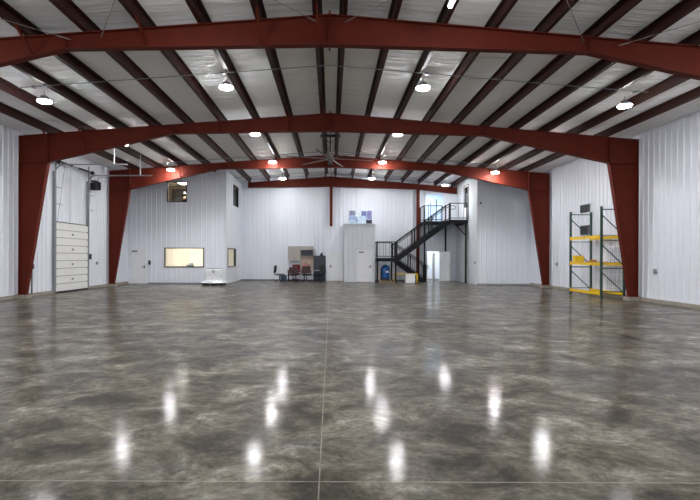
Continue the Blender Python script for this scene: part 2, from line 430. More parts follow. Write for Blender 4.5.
eb = thing('end_wall_rafter', 'rust-red rafter carried against the far end wall', 'steel beam', (0, 33.56, 0))
e = FT/2
member('rafter', [(-5.85, steel_top(-5.85)), (RX, RZ), (ORX-.02, steel_top(ORX)), (ORX-.02, 6.13), (6.13, 6.45), (RX, 6.62), (-5.85, 6.53)], eb,
       [((-5.85, steel_top(-5.85)-e), (RX, RZ-e)), ((RX, RZ-e), (ORX-.02, steel_top(ORX)-e)), ((-5.85,6.53+e),(RX,6.62+e)), ((RX,6.62+e),(6.13,6.45+e)), ((6.13,6.45+e),(ORX-.02,6.13+e))])
MB().box(-5.87, -5.85, -0.1, 0.1, 6.5, steel_top(-5.85)+0.02).build('end_plate', M['red'], eb)
for x, zt, lb in ((0.0, 6.60, 'rust-red post on the end wall rising behind the closet'), (6.13, 6.43, 'rust-red post on the end wall behind the stair flights')):
    p = thing('end_wall_post', lb, 'steel post', (x, 33.58, 0))
    MB().box(-0.1, 0.1, -0.115, -0.095, 0.02, zt).box(-0.1, 0.1, 0.095, 0.115, 0.02, zt).box(-0.008, 0.008, -0.095, 0.095, 0.02, zt).build('shaft', M['red'], p)
    MB().box(-0.14, 0.14, -0.15, 0.15, 0, 0.02).build('base_plate', M['red'], p)

# purlins: Z sections
ordn = ['nearest', 'second', 'third', 'fourth', 'fifth', 'sixth', 'seventh', 'eighth', 'ninth', 'tenth']
def purlin(x, sgn, lb):
    yend = 33.6 if (OLX+0.1 < x < ORX-0.15) else OY-0.06
    z0 = 0.001; t = 0.006; f = 0.108 if sgn < 0 else 0.088; lip = 0.025
    zb = steel_top(x) + z0; zt = ceil_z(x) - 0.006
    s = sgn      # bottom flange points to the eave
    b = MB()
    sl = -(SL if sgn < 0 else SR)*f
    def slab(poly): b.prism_y(poly, YF+0.05, yend)
    slab([(x-t/2, zb), (x+t/2, zb), (x+t/2, zt), (x-t/2, zt)])
    zo = zb + sl
    slab([(x, zb), (x+s*f, zb+sl), (x+s*f, zb+sl+t), (x, zb+t)])
    slab([(x+s*f, zb+sl), (x+s*f, zb+sl+lip), (x+s*(f-t), zb+sl+lip), (x+s*(f-t), zb+sl)])
    slab([(x, zt), (x-s*f, zt), (x-s*f, zt-t), (x, zt-t)])
    slab([(x-s*f, zt), (x-s*f, zt-lip), (x-s*(f-t), zt-lip), (x-s*(f-t), zt)])
    o = b.build('roof_purlin', M['purlin'])
    # origin on the steel
    tag(o, lb, 'purlin', 'roof purlins')
for k, x in enumerate(PURL):
    purlin(x, -1, 'dark red roof purlin, %s from the ridge on the left slope' % (ordn[k] if k else 'first'))
for k, x in enumerate(PURR):
    purlin(x, 1, 'dark red roof purlin, %s from the ridge on the right slope' % (ordn[k] if k else 'first'))

# rod bracing between the first two frames
for (xa, xb, lb) in [(-5.4, -0.3, 'thin bracing rod hooked to the widest frame left of the ridge, climbing towards the viewer'),
                     (-0.35, -6.5, 'thin roof bracing rod leaving the ridge towards the upper left'),
                     (-6.1, -12.1, 'thin roof bracing rod in the top left corner running down to the eave'),
                     (0.3, 6.5, 'thin roof bracing rod leaving the ridge towards the upper right'),
                     (5.9, 0.3, 'thin bracing rod hooked to the widest frame well right of the ridge'),
                     (6.7, 11.9, 'thin roof bracing rod in the top right corner running down to the eave')]:
    r = thing('bracing_rod', lb, 'bracing rod', (xa, 11.13, steel_top(xa)-0.13), group='roof bracing rods')
    d = Vector((xb-xa, -7.58, (steel_top(xb)-0.13)-(steel_top(xa)-0.13)))
    MB().tube([(0,0,0), d], 0.007, 8).build('rod', M['rod'], r)
    u = d.normalized()
    MB().tube([u*0.05, u*0.3], 0.015, 8).build('turnbuckle', M['rod'], r)

# ------------------------------------------------------------------ lamps
def make_lamp():
    r = thing('high_bay_lamp', 'x', 'ceiling lamp')
    MB().lathe([(0.05, 0.13), (0.11, 0.12), (0.12, 0.07), (0.17, 0.05), (0.205, 0.02), (0.205, -0.015), (0.19, -0.015), (0.19, -0.01)]).build('housing', M['box_grey'], r, smooth=False)
    MB().lathe([(0.196, -0.018), (0.195, -0.04), (0.16, -0.065), (0.09, -0.078), (0.0, -0.082)]).build('lens', M['lens'], r, smooth=True)
    MB().tube([(0, 0, 0.12), (0, 0, 0.28)], 0.008, 6).build('hanger', M['galv'], r)
    MB().tube([(0.05*math.cos(a), 0, 0.15+0.03*math.sin(a)) for a in [i*2*PI/12 for i in range(12)]], 0.005, 6, closed=True).build('hook', M['galv'], r)
    return r
proto = make_lamp(); first = True
XS = [-8.72, -3.20, 2.78, 8.90]
side = ['leftmost', 'second from left', 'second from right', 'rightmost']
rowlab = {14.45: 'in the row nearest the viewer', 19.95: 'in the second row from the viewer',
          25.85: 'in the third row, glowing on a rafter', 31.3: 'in the farthest row by the end wall'}
for Y in (31.3, 25.85, 19.95, 14.45, 8.5, 2.85, -2.8):
    for i, x in enumerate(XS):
        if Y > OY and i == 0: continue
        xx = (7.5 if i == 3 else 2.65 if i == 2 else x) if Y > OY else x
        o = proto if first else copy_tree(proto); first = False
        drop = 0.25 if i in (1, 2) else 0.27
        o.location = (xx, Y, steel_top(xx) - drop)
        if Y > 10:
            o['label'] = 'glowing round ceiling lamp, %s %s' % (side[i], rowlab[Y])
        else:
            o['label'] = 'round ceiling lamp of the rows above and behind the viewer'
        o['group'] = 'round high-bay lamps' if Y > 10 else 'lamps outside the view'
# linear lamp at the top edge
t = thing('linear_lamp', 'narrow white tube lamp at the top edge above the widest frame', 'ceiling lamp', (2.47, 9.2, 6.93))
MB().box(-0.05, 0.05, -0.75, 0.78, 0.0, 0.05).build('housing', M['white'], t)
MB().tube([(0, -0.72, -0.02), (0, 0.74, -0.02)], 0.04, 12).build('tube', M['tube'], t)
for y in (-0.5, 0.5): MB().tube([(0, y, 0.04), (0, y, ceil_z(2.47)-6.93)], 0.006, 6).build('hanger', M['galv'], t)

# conduits feeding the lamp rows
for Y, lb in ((13.95, 'thin galvanised conduit crossing under the purlins above the front lamp row'), (19.8, 'thin conduit under the purlins above the second lamp row'),
              (25.3, 'thin conduit under the purlins above the third lamp row'), (31.1, 'thin conduit under the purlins above the farthest lamp row')):
    x0, x1 = (-9.2, 9.3) if Y < OY else (OLX+0.1, ORX-0.1)
    t = thing('conduit', lb, 'conduit', (0, Y, 0), group='lamp row conduits')
    pts = [(x0, 0, steel_top(x0)-0.028), (RX, 0, RZ-0.028), (x1, 0, steel_top(x1)-0.028)]
    MB().tube(pts, 0.013, 8).build('pipe', M['galv'], t)
    for x in XS:
        if x0 < x < x1: MB().box(x-0.05, x+0.05, -0.05, 0.05, steel_top(x)-0.075, steel_top(x)-0.012).build('junction_box', M['galv'], t)

# ceiling fan
f = thing('ceiling_fan', 'large six-bladed ceiling fan hanging from the ridge on a black mount', 'ceiling fan', (-0.05, 22.3, 6.28))
MB().bar((-0.46, 0, 1.06), (0.46, 0, 1.06), 0.12, 0.11).build('mounting_bar', M['black'], f)
MB().tube([(0, 0, 0.1), (0, 0, 1.05)], 0.035, 12).build('downrod', M['black'], f)
for s in (-1, 1): MB().tube([(s*0.32, 0, 1.03), (s*0.03, 0, 0.72)], 0.014, 6).build('stay', M['black'], f)
MB().lathe([(0.04, 0.30), (0.13, 0.27), (0.15, 0.10), (0.18, 0.05), (0.18, -0.06), (0.10, -0.10)], n=24).build('motor', M['fan'], f)
MB().lathe([(0.09, -0.10), (0.11, -0.13), (0.11, -0.26), (0.05, -0.30)], n=24).build('controller', M['black'], f)
for k in range(6):
    a = k*PI/3 + 0.22
    ca, sa = math.cos(a), math.sin(a)
    b = MB(); n = 8
    rings = []
    for i in range(n+1):
        rr = 0.16 + 1.9*i/n; w = 0.07 - 0.02*i/n; tw = 0.20 - 0.1*i/n
        ring = []
        for (u, v) in ((-w, -0.006), (0, -0.014), (w, -0.004), (w, 0.004), (0, 0.012), (-w, 0.006)):
            yy = u; zz = v + u*math.sin(tw)
            ring.append(b.bm.verts.new((rr*ca - yy*sa, rr*sa + yy*ca, zz)))
        rings.append(ring)
    for p, q in zip(rings, rings[1:]):
        for j in range(6): b.bm.faces.new((p[j], p[(j+1)%6], q[(j+1)%6], q[j]))
    b.bm.faces.new(rings[0]); b.bm.faces.new(rings[-1][::-1])
    b.build('blade', M['fan'], f)

# ------------------------------------------------------------------ doors, windows
def hinged_door(n, label, origin, w, h, along, normal, handle_right=True, proud=0.0, closer=False, m=None, lite=None, zbase=0):
    """door in an opening. along: unit vector of width, normal: towards the hall"""
    r = struct('door_%d' % n, label, 'door', origin)
    ang = math.atan2(along[1], along[0]); r.rotation_euler = (0, 0, ang)
    # local: x along width, -y or +y towards hall
    s = 1 if (Vector((-along[1], along[0], 0)).dot(Vector(normal))) > 0 else -1
    def bx(mb, x0, x1, y0, y1, z0, z1):
        a, b = sorted((s*y0, s*y1)); mb.box(x0, x1, a, b, z0, z1); return mb
    fr = MB()
    bx(fr, 0, 0.045, -0.06, 0.035, 0, h); bx(fr, w-0.045, w, -0.06, 0.035, 0, h); bx(fr, 0.045, w-0.045, -0.06, 0.035, h-0.045, h)
    fr.build('door_frame', M['box_grey'] if m is None else m, r)
    lf = MB()
    x0, x1, z0, z1 = 0.05, w-0.05, 0.012, h-0.05
    if lite:
        a, b, c, d = lite
        bx(lf, x0, a, -0.03, 0.015, z0, z1); bx(lf, b, x1, -0.03, 0.015, z0, z1); bx(lf, a, b, -0.03, 0.015, z0, c); bx(lf, a, b, -0.03, 0.015, d, z1)
    else: bx(lf, x0, x1, -0.03, 0.015, z0, z1)
    leaf = lf.build('leaf', M['doorwhite'], r)
    if lite:
        a, b, c, d = lite
        g = bx(MB(), a, b, -0.012, -0.004, c, d).build('pane', M['darkglass'], leaf)
        k = MB(); bx(k, a-0.03, a, -0.02, 0.03, c-0.03, d+0.03); bx(k, b, b+0.03, -0.02, 0.03, c-0.03, d+0.03); bx(k, a, b, -0.02, 0.03, c-0.03, c); bx(k, a, b, -0.02, 0.03, d, d+0.03)
        k.build('glazing_bead', M['darkframe'], leaf)
    hx = w-0.13 if handle_right else 0.13
    hd = MB(); hd.tube([(hx, s*0.014, 1.0), (hx, s*0.07, 1.0), (hx-(0.12 if handle_right else -0.12), s*0.075, 1.0)], 0.014, 8)
    bx(hd, hx-0.03, hx+0.03, 0.014, 0.022, 0.93, 1.12)
    hd.build('handle', M['black'], leaf)
    if closer:
        c = MB(); cx = w-0.3 if not handle_right else 0.3
        bx(c, cx-0.16, cx+0.16, 0.016, 0.075, h-0.2, h-0.12); c.build('door_closer', M['louver'], leaf)
    hx2 = 0.05 if handle_right else w-0.05
    for z in (0.25, h/2, h-0.3):
        bx(MB(), hx2-0.012, hx2+0.012, 0.012, 0.03, z-0.06, z+0.06).build('hinge', M['galv'], leaf)
    return r
hinged_door(2, 'white door at the left end of the office front beside the farthest left column', (-12.26, OY, 0), 1.02, 2.13, (1,0,0), (0,-1,0), True, closer=True, m=M['doorwhite'])
hinged_door(3, 'white door in the office side wall next to the end wall', (OLX, 32.6, 0), 0.9, 2.13, (0,1,0), (1,0,0), False, m=M['doorwhite'])
hinged_door(6, 'half-glazed door onto the upper stair landing', (ORX, 30.72, 4.12), 1.13, 2.30, (0,1,0), (-1,0,0), True, m=M['darkframe'], lite=(0.2, 0.93, 0.85, 2.15))

def window(n, label, origin, w, h, along, normal, fw=0.05, mull=()):
    r = struct('window_%d' % n, label, 'window', origin)
    r.rotation_euler = (0, 0, math.atan2(along[1], along[0]))
    s = 1 if (Vector((-along[1], along[0], 0)).dot(Vector(normal))) > 0 else -1
    def bx(mb, x0, x1, y0, y1, z0, z1):
        a, b = sorted((s*y0, s*y1)); mb.box(x0, x1, a, b, z0, z1); return mb
    fr = MB(); bx(fr, 0, w, -0.1, 0.04, 0, fw); bx(fr, 0, w, -0.1, 0.04, h-fw, h); bx(fr, 0, fw, -0.1, 0.04, fw, h-fw); bx(fr, w-fw, w, -0.1, 0.04, fw, h-fw)
    fo = fr.build('window_frame', M['darkframe'], r)
    bx(MB(), fw, w-fw, -0.045, -0.035, fw, h-fw).build('pane', M['glass'], r)
    return r
window(1, 'wide interior window at eye level in the office front, cream room behind', (-10.15, OY, 1.0), 2.41, 1.2, (1,0,0), (0,-1,0))
window(2, 'small square upper window high in the office front under the rafter', (-10.0, OY, 4.97), 1.22, 1.25, (1,0,0), (0,-1,0))
window(3, 'lower window in the office side wall', (OLX, 29.55, 1.0), 2.4, 1.2, (0,1,0), (1,0,0))
window(4, 'upper window in the office side wall', (OLX, 31.2, 5.03), 1.55, 1.37, (0,1,0), (1,0,0))

# office interior
def plate(name, b, m, label, cat): tag(MB().box(*b).build(name, m), label, cat, kind='structure')
plate('wall_office_interior', (XL+0.01, OLX-0.13, 32.0, 32.08, 0, 2.72), M['cream'], 'cream painted inner wall seen through the wide office window', 'wall')
plate('wall_office_left_lining', (XL+0.03, XL+0.06, OY+0.13, 32.0, 0, 2.72), M['cream'], 'cream inner lining on the left of the lower office room', 'wall')
plate('ceiling_office', (XL+0.03, OLX-0.13, OY+0.13, 33.78, 2.72, 2.84), M['cream'], 'cream ceiling of the lower office room', 'ceiling')
plate('wall_upper_office', (XL+0.03, OLX-0.13, 31.4, 31.5, 4.0, 6.30), M['tan'], 'tan inner wall seen through the small upper window', 'wall')
plate('floor_upper_office', (XL+0.03, OLX-0.13, OY+0.13, 33.78, 3.9, 4.0), M['tan'], 'floor of the upper office room', 'floor')
plate('ceiling_upper_office', (XL+0.03, OLX-0.13, OY+0.13, 33.78, 6.30, 6.34), M['cream'], 'pale ceiling of the upper office room', 'ceiling')
t = thing('ceiling_panel_lamp', 'flat lamp on the ceiling of the lower office room', 'ceiling lamp', (-9.3, 30.3, 2.66))
MB().box(-1.2, 1.2, -0.3, 0.3, 0.0, 0.06).build('housing', M['white'], t)
MB().box(-1.15, 1.15, -0.25, 0.25, -0.012, 0.0).build('diffuser', M['panel'], t)
t = thing('ceiling_panel_lamp', 'bright flat lamp visible at the top of the small upper office window', 'ceiling lamp', (-9.25, 29.8, 6.24))
MB().box(-0.3, 0.3, -0.45, 0.45, 0.0, 0.06).build('housing', M['white'], t)
MB().box(-0.25, 0.25, -0.4, 0.4, -0.012, 0.0).build('diffuser', emis('office_panel', (1, .95, .88, 1), 60), t)
t = thing('storage_cabinet', 'dark brown open cabinet inside the upper office window', 'cabinet', (-9.62, 31.15, 4.0))
MB().box(-0.75, -0.72, -0.2, 0.24, 0, 2.0).box(0.42, 0.45, -0.2, 0.24, 0, 2.0).box(-0.75, 0.45, 0.2, 0.24, 0, 2.0).box(-0.75, 0.45, -0.2, 0.24, 2.0, 2.05).build('carcass', M['brownwood'], t)
for z in (1.1, 1.4, 1.7): MB().box(-0.72, 0.42, -0.18, 0.2, z, z+0.025).build('shelf', M['brownwood'], t)
MB().box(-0.72, -0.08, -0.22, -0.2, 0.02, 1.98).build('door', M['darkframe'], t)
for k, (x, z, w, h) in enumerate([(0.05, 1.425, 0.2, 0.16), (0.1, 1.725, 0.24, 0.18), (0.3, 1.425, 0.1, 0.2)]):
    tag(MB().box(-9.62+x-w/2, -9.62+x+w/2, 31.03, 31.2, 4.0+z, 4.0+z+h).build('carton', M['cardboard'] if k != 1 else M['white'], bevel=0.004),
        ['squat tan carton on the middle cabinet shelf in the upper office', 'white carton on the top cabinet shelf in the upper office', 'slim tan carton on the middle cabinet shelf in the upper office'][k], 'carton')
t = thing('printer', 'small dark grey desktop printer behind the wide office window sill', 'printer', (-8.72, 29.5, 0.99))
MB().box(-0.19, 0.19, -0.16, 0.16, 0, 0.17).build('body', M['louver'], t, bevel=0.02)
MB().bar((0, 0.1, 0.15), (0, 0.19, 0.25), 0.26, 0.02).build('paper_tray', M['blackplastic'], t)
MB().box(-0.15, 0.15, -0.24, -0.15, 0.03, 0.045).build('output_tray', M['blackplastic'], t)
t = thing('office_counter', 'pale counter under the wide office window carrying the printer', 'counter', (-8.9, 29.5, 0))
MB().box(-1.2, 1.2, -0.3, 0.3, 0.95, 0.99).build('countertop', M['cream'], t)
for x in (-1.15, 1.12): MB().box(x, x+0.03, -0.28, 0.28, 0, 0.95).build('leg', M['cream'], t)

# rooms behind the two end-wall doorways
for (x0, x1, z0, z1, lb, nm) in ((6.3, 8.6, 0.0, 2.6, 'lower', 'lower'), (6.2, 8.7, 4.0, 6.55, 'upper', 'upper')):
    b = MB()
    y0, y1 = YB+0.13, YB+3.0
    b.box(x0-0.05, x0, y0, y1, z0, z1).box(x1, x1+0.05, y0, y1, z0, z1).box(x0, x1, y1-0.05, y1, z0, z1).box(x0, x1, y0, y1, z1, z1+0.05)
    if z0 > 0: b.box(x0, x1, YB+0.0, y1, z0-0.05, z0+0.1)
    tag(b.build('wall_'+nm+'_passage', M['smoothwall']), 'white walls of the bright passage behind the %s end-wall doorway' % lb, 'wall', kind='structure')
    t = thing('passage_daylight_panel', 'added glowing panel standing in for daylight in the %s passage' % lb, 'ceiling lamp', ((x0+x1)/2, YB+1.5, z1-0.06))  # added panel, stands in for the daylight seen through the doorway
    MB().box(-0.8, 0.8, -0.9, 0.9, 0.0, 0.05).build('housing', M['white'], t)
    MB().box(-0.75, 0.75, -0.85, 0.85, -0.01, 0.0).build('diffuser', M['coolpanel'] if z0 > 0 else emis('neutral_panel', (.9, .95, 1, 1), 9), t)
# dark door edges and pipes inside the passages
tag(MB().box(6.98, 7.03, YB+0.9, YB+0.96, 0.0, 2.0).build('door_post', M['darkframe']), 'dark slim upright inside the lower end-wall doorway', 'post')
tag(MB().box(7.42, 7.60, YB+1.0, YB+1.05, 0.0, 1.98).build('hanging_panel', M['laminate']), 'tall tan panel standing inside the lower end-wall doorway', 'panel')
for x, z, w, lb in ((6.98, 5.55, .05, 'slim dark upright on the left inside the upper doorway'), (7.16, 5.6, .05, 'slim dark upright in the middle inside the upper doorway'), (7.55, 5.85, .07, 'thicker dark upright on the right inside the upper doorway')):
    tag(MB().box(x, x+w, YB+0.5, YB+0.56, 4.1, z).build('upright', M['louver']), lb, 'post')
# lower open double door
d = struct('door_4', 'white door leaf standing open at the lower end-wall doorway', 'door', (7.76, YB-0.05, 0))
d.rotation_euler = (0, 0, math.radians(-52))
lf = MB().box(0.0, 0.86, -0.022, 0.022, 0.015, 2.07).build('leaf', M['doorwhite'], d)
MB().tube([(0.78, 0.02, 1.0), (0.78, -0.07, 1.0), (0.66, -0.075, 1.0)], 0.014, 8).build('handle', M['black'], lf)
fr = struct('trim_8', 'white frame round the lower end-wall doorway', 'door frame', (0, YB, 0))
MB().box(6.75, 6.82, -0.06, 0.02, 0, 2.14).box(7.72, 7.79, -0.06, 0.02, 0, 2.14).box(6.75, 7.79, -0.06, 0.02, 2.08, 2.15).build('jamb', M['doorwhite'], fr)
MB().tube([(6.82, -0.03, 1.05), (6.88, -0.10, 1.1), (6.87, -0.12, 0.82)], 0.022, 8).build('pull_handle', M['black'], fr)
fr = struct('trim_9', 'white frame round the bright upper end-wall doorway', 'door frame', (0, YB, 0))
MB().box(6.64, 6.71, -0.06, 0.02, 4.12, 6.2).box(7.93, 8.0, -0.06, 0.02, 4.12, 6.2).box(6.64, 8.0, -0.06, 0.02, 6.14, 6.21).build('jamb', M['doorwhite'], fr)
d = struct('door_5', 'pale door leaf standing open at the bright upper doorway', 'door', (7.66, YB-0.04, 4.13))
d.rotation_euler = (0, 0, math.radians(-20))
lf = MB().box(0.26, 0.30, -0.02, 0.02, 0.0, 2.0).build('leaf', M['doorwhite'], d)

# ------------------------------------------------------------------ overhead door on the left wall
od = struct('door_1', 'white sectional overhead door with high-lift tracks in the left wall', 'overhead door', (XL, 0, 0))
Y0, Y1 = 21.2, 24.1
zs = [0.06 + (3.14/9)*i for i in range(10)]
for i in range(9):
    b = MB()
    b.box(0.075, 0.12, Y0+0.03, Y1-0.03, zs[i]+0.012, zs[i+1]-0.012)
    b.box(0.066, 0.122, Y0+0.03, Y1-0.03, zs[i]+0.028, zs[i+1]-0.05)
    p = b.build('door_section', M['ohpanel'], od)
    if i in (1, 3, 5, 7):
        MB().box(0.12, 0.135, (Y0+Y1)/2-0.07, (Y0+Y1)/2+0.07, (zs[i]+zs[i+1])/2-0.05, (zs[i]+zs[i+1])/2+0.05).build('centre_hinge', M['box_grey'], p)
    for y in (Y0+0.06, Y1-0.06):
        MB().box(0.12, 0.14, y-0.04, y+0.04, zs[i+1]-0.07, zs[i+1]+0.02).build('roller_bracket', M['galv'], p)
MB().box(0.06, 0.122, Y0+0.02, Y1-0.02, 0.0, 0.06).build('bottom_seal', M['blackplastic'], od)
MB().box(0.066, 0.15, Y0+0.03, Y1-0.03, 3.19, 3.225).build('top_strut', M['louver'], od)
for i in range(1, 9):
    MB().box(0.06, 0.124, Y0+0.03, Y1-0.03, zs[i]-0.014, zs[i]+0.014).build('section_gap', M['box_grey'], od)
for y in (Y0, Y1):
    MB().box(0.03, 0.16, y-0.035, y+0.035, 0.0, 5.45).build('vertical_track', M['galv'], od)
    # curve and horizontal track
    pts = [(0.14, y, 5.4)] + [(0.14+0.35*(1-math.cos(a)), y, 5.4+0.35*math.sin(a)) for a in [PI/2*i/6 for i in range(1, 7)]] + [(3.35, y, 5.76)]
    MB().tube(pts, 0.032, 6).build('horizontal_track', M['galv'], od)
    MB().bar((2.75, y, 5.78), (2.75, y, ceil_z(XL+2.75)-0.03), 0.045, 0.02).build('track_hanger', M['white'], od)
    MB().bar((0.14, y, 5.42), (0.14, y, 6.2), 0.05).build('shaft_support', M['galv'], od)
    MB().tube([(0.17, y+0.1 if y == Y0 else y-0.1, 3.2), (0.30, y+(0.45 if y == Y0 else -0.1), 5.8)], 0.008, 6).build('lift_cable', M['louver'], od)
    for z in (4.0, 4.75): MB().box(0.1, 0.13, y, y+0.55, z, z+0.03).build('track_brace', M['galv'], od)
MB().bar((0.1, (Y0+Y1)/2-0.1, 3.3), (0.1, (Y0+Y1)/2-0.1, 5.9), 0.05).build('centre_pad', M['white'], od)
MB().tube([(0.30, Y0-0.12, 5.88), (0.30, Y1+0.35, 5.88)], 0.016, 8).build('torsion_shaft', M['black'], od)
for a, b_ in ((Y0+0.2, Y0+1.05), (Y1-1.2, Y1-0.3)):
    MB().tube([(0.30, a, 5.88), (0.30, b_, 5.88)], 0.05, 10).build('torsion_spring', M['black'], od)
for y in (Y0-0.04, Y1+0.04): MB().tube([(0.30, y-0.035, 5.88), (0.30, y+0.035, 5.88)], 0.10, 16).build('cable_drum', M['black'], od)
op = MB().box(0.12, 0.42, Y1+0.16, Y1+0.46, 5.05, 5.42).build('opener_motor', M['blackplastic'], od, bevel=0.02)
MB().box(0.16, 0.44, Y1+0.12, Y1+0.5, 5.46, 5.52).build('opener_cover', M['black'], op)
MB().box(0.20, 0.40, Y1+0.62, Y1+0.74, 5.1, 5.5).build('opener_gearbox', M['black'], op)
MB().tube([(0.28, Y1+0.5, 5.5), (0.28, Y1+0.8, 5.78), (0.28, Y1+1.1, 5.85), (0.9, Y1+1.1, 5.85)], 0.014, 6).build('opener_cable', M['black'], op)
tag(MB().box(XL+0.001, XL+0.1, 24.35, 24.5, 1.5, 1.78).build('door_control_box', M['blackplastic'], bevel=0.008), 'small black control box right of the overhead door', 'control box')

# standpipe by nearest left column
t = thing('conduit_riser', 'thin grey pipe with a small box on top rising beside the near left column', 'pipe', (XL+0.16, 19.5, 0))
MB().tube([(0, 0, 0.0), (0, 0, 1.15)], 0.028, 10).build('pipe', M['louver'], t)
MB().box(-0.06, 0.06, -0.07, 0.07, 1.13, 1.33).build('outlet_box', M['black'], t, bevel=0.008)
MB().lathe([(0.06, 0), (0.06, 0.015)], (0, 0, 0)).build('base_flange', M['louver'], t)

def outlet(x, y, z, nx, lb, dark=False):
    o = thing('wall_outlet', lb, 'outlet', (x, y, z), group='wall outlets')
    MB().box(0 if nx > 0 else -0.05, 0.05 if nx > 0 else 0, -0.06, 0.06, -0.08, 0.08).build('box', M['box_grey'] if not dark else M['blackplastic'], o)
    for dz in (-0.035, 0.035):
        x0 = 0.05 if nx > 0 else -0.055
        MB().box(x0, x0+0.005, -0.02, 0.02, dz-0.02, dz+0.02).build('socket', M['blackplastic'], o)
outlet(XL+0.03, 25.15, 1.30, 1, 'small grey outlet on the left wall between the overhead door and the far column')
outlet(XR-0.03, 17.85, 1.18, -1, 'grey outlet low on the right wall nearer than the pallet rack')
outlet(XR-0.03, 25.6, 1.32, -1, 'small grey outlet on the right wall between the rack and the far column')
outlet(ORX-0.01, 29.35, 1.35, -1, 'small outlet on the side wall near the corner right of the stairs')
tag(MB().box(-11.1, -10.98, OY-0.07, OY-0.0, 1.15, 1.42).build('access_reader', M['blackplastic'], bevel=0.006), 'black access reader right of the office front door', 'access reader')
tag(MB().box(9.05, 9.15, OY-0.09, OY-0.0, 4.92, 5.04).build('alarm_sounder', M['louver'], bevel=0.008), 'small dark sounder high on the front of the right-hand box', 'sounder')

# louvres on the right wall
for zc, h, lb in ((4.03, 0.38, 'upper grey louvred vent on the right wall above the rack'), (3.0, 0.44, 'lower dark louvred vent on the right wall behind the rack')):
    t = thing('wall_vent', lb, 'vent', (XR-0.03, 22.8, zc), group='right wall vents')
    MB().box(-0.03, 0.0, -0.42, -0.37, -h/2, h/2).box(-0.03, 0.0, 0.37, 0.42, -h/2, h/2).box(-0.03, 0, -0.37, 0.37, h/2-0.03, h/2).box(-0.03, 0, -0.37, 0.37, -h/2, -h/2+0.03).build('frame', M['louver'], t)
    MB().box(-0.008, 0.0, -0.37, 0.37, -h/2+0.03, h/2-0.03).build('backing', M['black'], t)
    b = MB(); n = 7
    for i in range(n):
        z = -h/2+0.05+(h-0.1)*i/(n-1)
        b.bar((-0.018, -0.37, z), (-0.018, 0.37, z), 0.022, 0.004, up=(0.5, 0, 1))
    b.build('slats', M['louver'], t)

# ------------------------------------------------------------------ pallet rack
rk = thing('pallet_rack', 'tall pallet rack with green uprights and yellow beams against the right wall', 'pallet rack', (0, 0, 0))
xa, xb = 11.08, 12.02; ya, yb = 22.0, 19.5; H = 3.78
def upright_frame(y):
    for x in (xa, xb):
        u = MB().box(x-0.042, x+0.042, y-0.03, y-0.026, 0.01, H).box(x-0.042, x-0.038, y-0.03, y+0.035, 0.01, H).box(x+0.038, x+0.042, y-0.03, y+0.035, 0.01, H).box(x-0.042, x+0.042, y+0.03, y+0.035, 0.01, H).build('upright', M['green'], rk)
        MB().box(x-0.07, x+0.07, y-0.06, y+0.07, 0, 0.01).build('foot_plate', M['green'], u)
    for z in (0.28, 1.25, 2.4, H-0.12): MB().bar((xa, y, z), (xb, y, z), 0.035, 0.04).build('strut', M['green'], rk)
    for z0 in (3.45, 2.22, 1.1): MB().bar((xa, y, z0), (xb, y, z0-0.88), 0.03, 0.038).build('diagonal_brace', M['green'], rk)
upright_frame(ya); upright_frame(yb)
for z in (0.20, 1.42, 2.55):
    for x in (xa, xb):
        bm_ = MB().box(x-0.025, x+0.025, yb+0.045, ya-0.045, z-0.06, z+0.055).box(x-0.03, x-0.024, yb+0.045, ya-0.045, z-0.01, z+0.02).build('beam', M['yellow'], rk)
        for y in (yb+0.042, ya-0.048): MB().box(x-0.05, x+0.0, y-0.004, y+0.01, z-0.09, z+0.09).build('end_connector', M['yellow'], bm_)
def wire_deck(parent, x0, x1, y0, y1, z):
    b = MB()
    n = 12
    for i in range(n+1):
        y = y0+(y1-y0)*i/n; b.bar((x0, y, z), (x1, y, z), 0.008)
    for i in range(6):
        x = x0+(x1-x0)*i/5; b.bar((x, y0, z-0.006), (x, y1, z-0.006), 0.008)
    return b.build('wire_deck', M['wire'], parent)
for z in (1.485, 2.615):
    wire_deck(rk, xa-0.02, xb+0.02, yb+0.08, 20.72, z); wire_deck(rk, xa-0.02, xb+0.02, 20.78, ya-0.08, z)
# spare wire deck leaning on the wall
t = thing('spare_wire_deck', 'wire mesh deck leaning upright on the wall inside the near end of the rack', 'wire deck', (12.09, 19.78, 0.0))
b = MB()
for i in range(8): b.bar((0.055*0, 0.15*i, 0.0), (0.06, 0.15*i, 2.1), 0.01)
for i in range(13): z = 2.1*i/12; b.bar((0.06*z/2.1, 0, z), (0.06*z/2.1, 1.05, z), 0.01)
b.build('mesh', M['wire'], t)
# bins on the rack
def bin_(x, y, z, w, d, h, m, lb, nm='storage_bin'):
    o = thing(nm, lb, 'bin', (x, y, z))
    b = MB(); t_ = 0.012
    b.box(-w/2, w/2, -d/2, d/2, 0, t_).box(-w/2, -w/2+t_, -d/2, d/2, t_, h).box(w/2-t_, w/2, -d/2, d/2, t_, h).box(-w/2, w/2, -d/2, -d/2+t_, t_, h).box(-w/2, w/2, d/2-t_, d/2, t_, h)
    b.build('body', m, o)
    MB().box(-w/2-0.012, w/2+0.012, -d/2-0.012, -d/2+0.0, h-0.03, h).box(-w/2-0.012, w/2+0.012, d/2, d/2+0.012, h-0.03, h).box(-w/2-0.012, -w/2, -d/2, d/2, h-0.03, h).box(w/2, w/2+0.012, -d/2, d/2, h-0.03, h).build('rim', m, o)
bin_(11.30, 21.72, 1.493, 0.36, 0.30, 0.15, M['bin'], 'yellow plastic bin on the middle rack shelf, bottom of the stack')
bin_(11.28, 21.72, 1.645, 0.34, 0.29, 0.12, M['bin'], 'yellow plastic bin topping the stack on the middle rack shelf')
t = thing('hose_coil', 'small orange coil lying on the middle rack shelf', 'hose', (11.72, 21.3, 1.505))
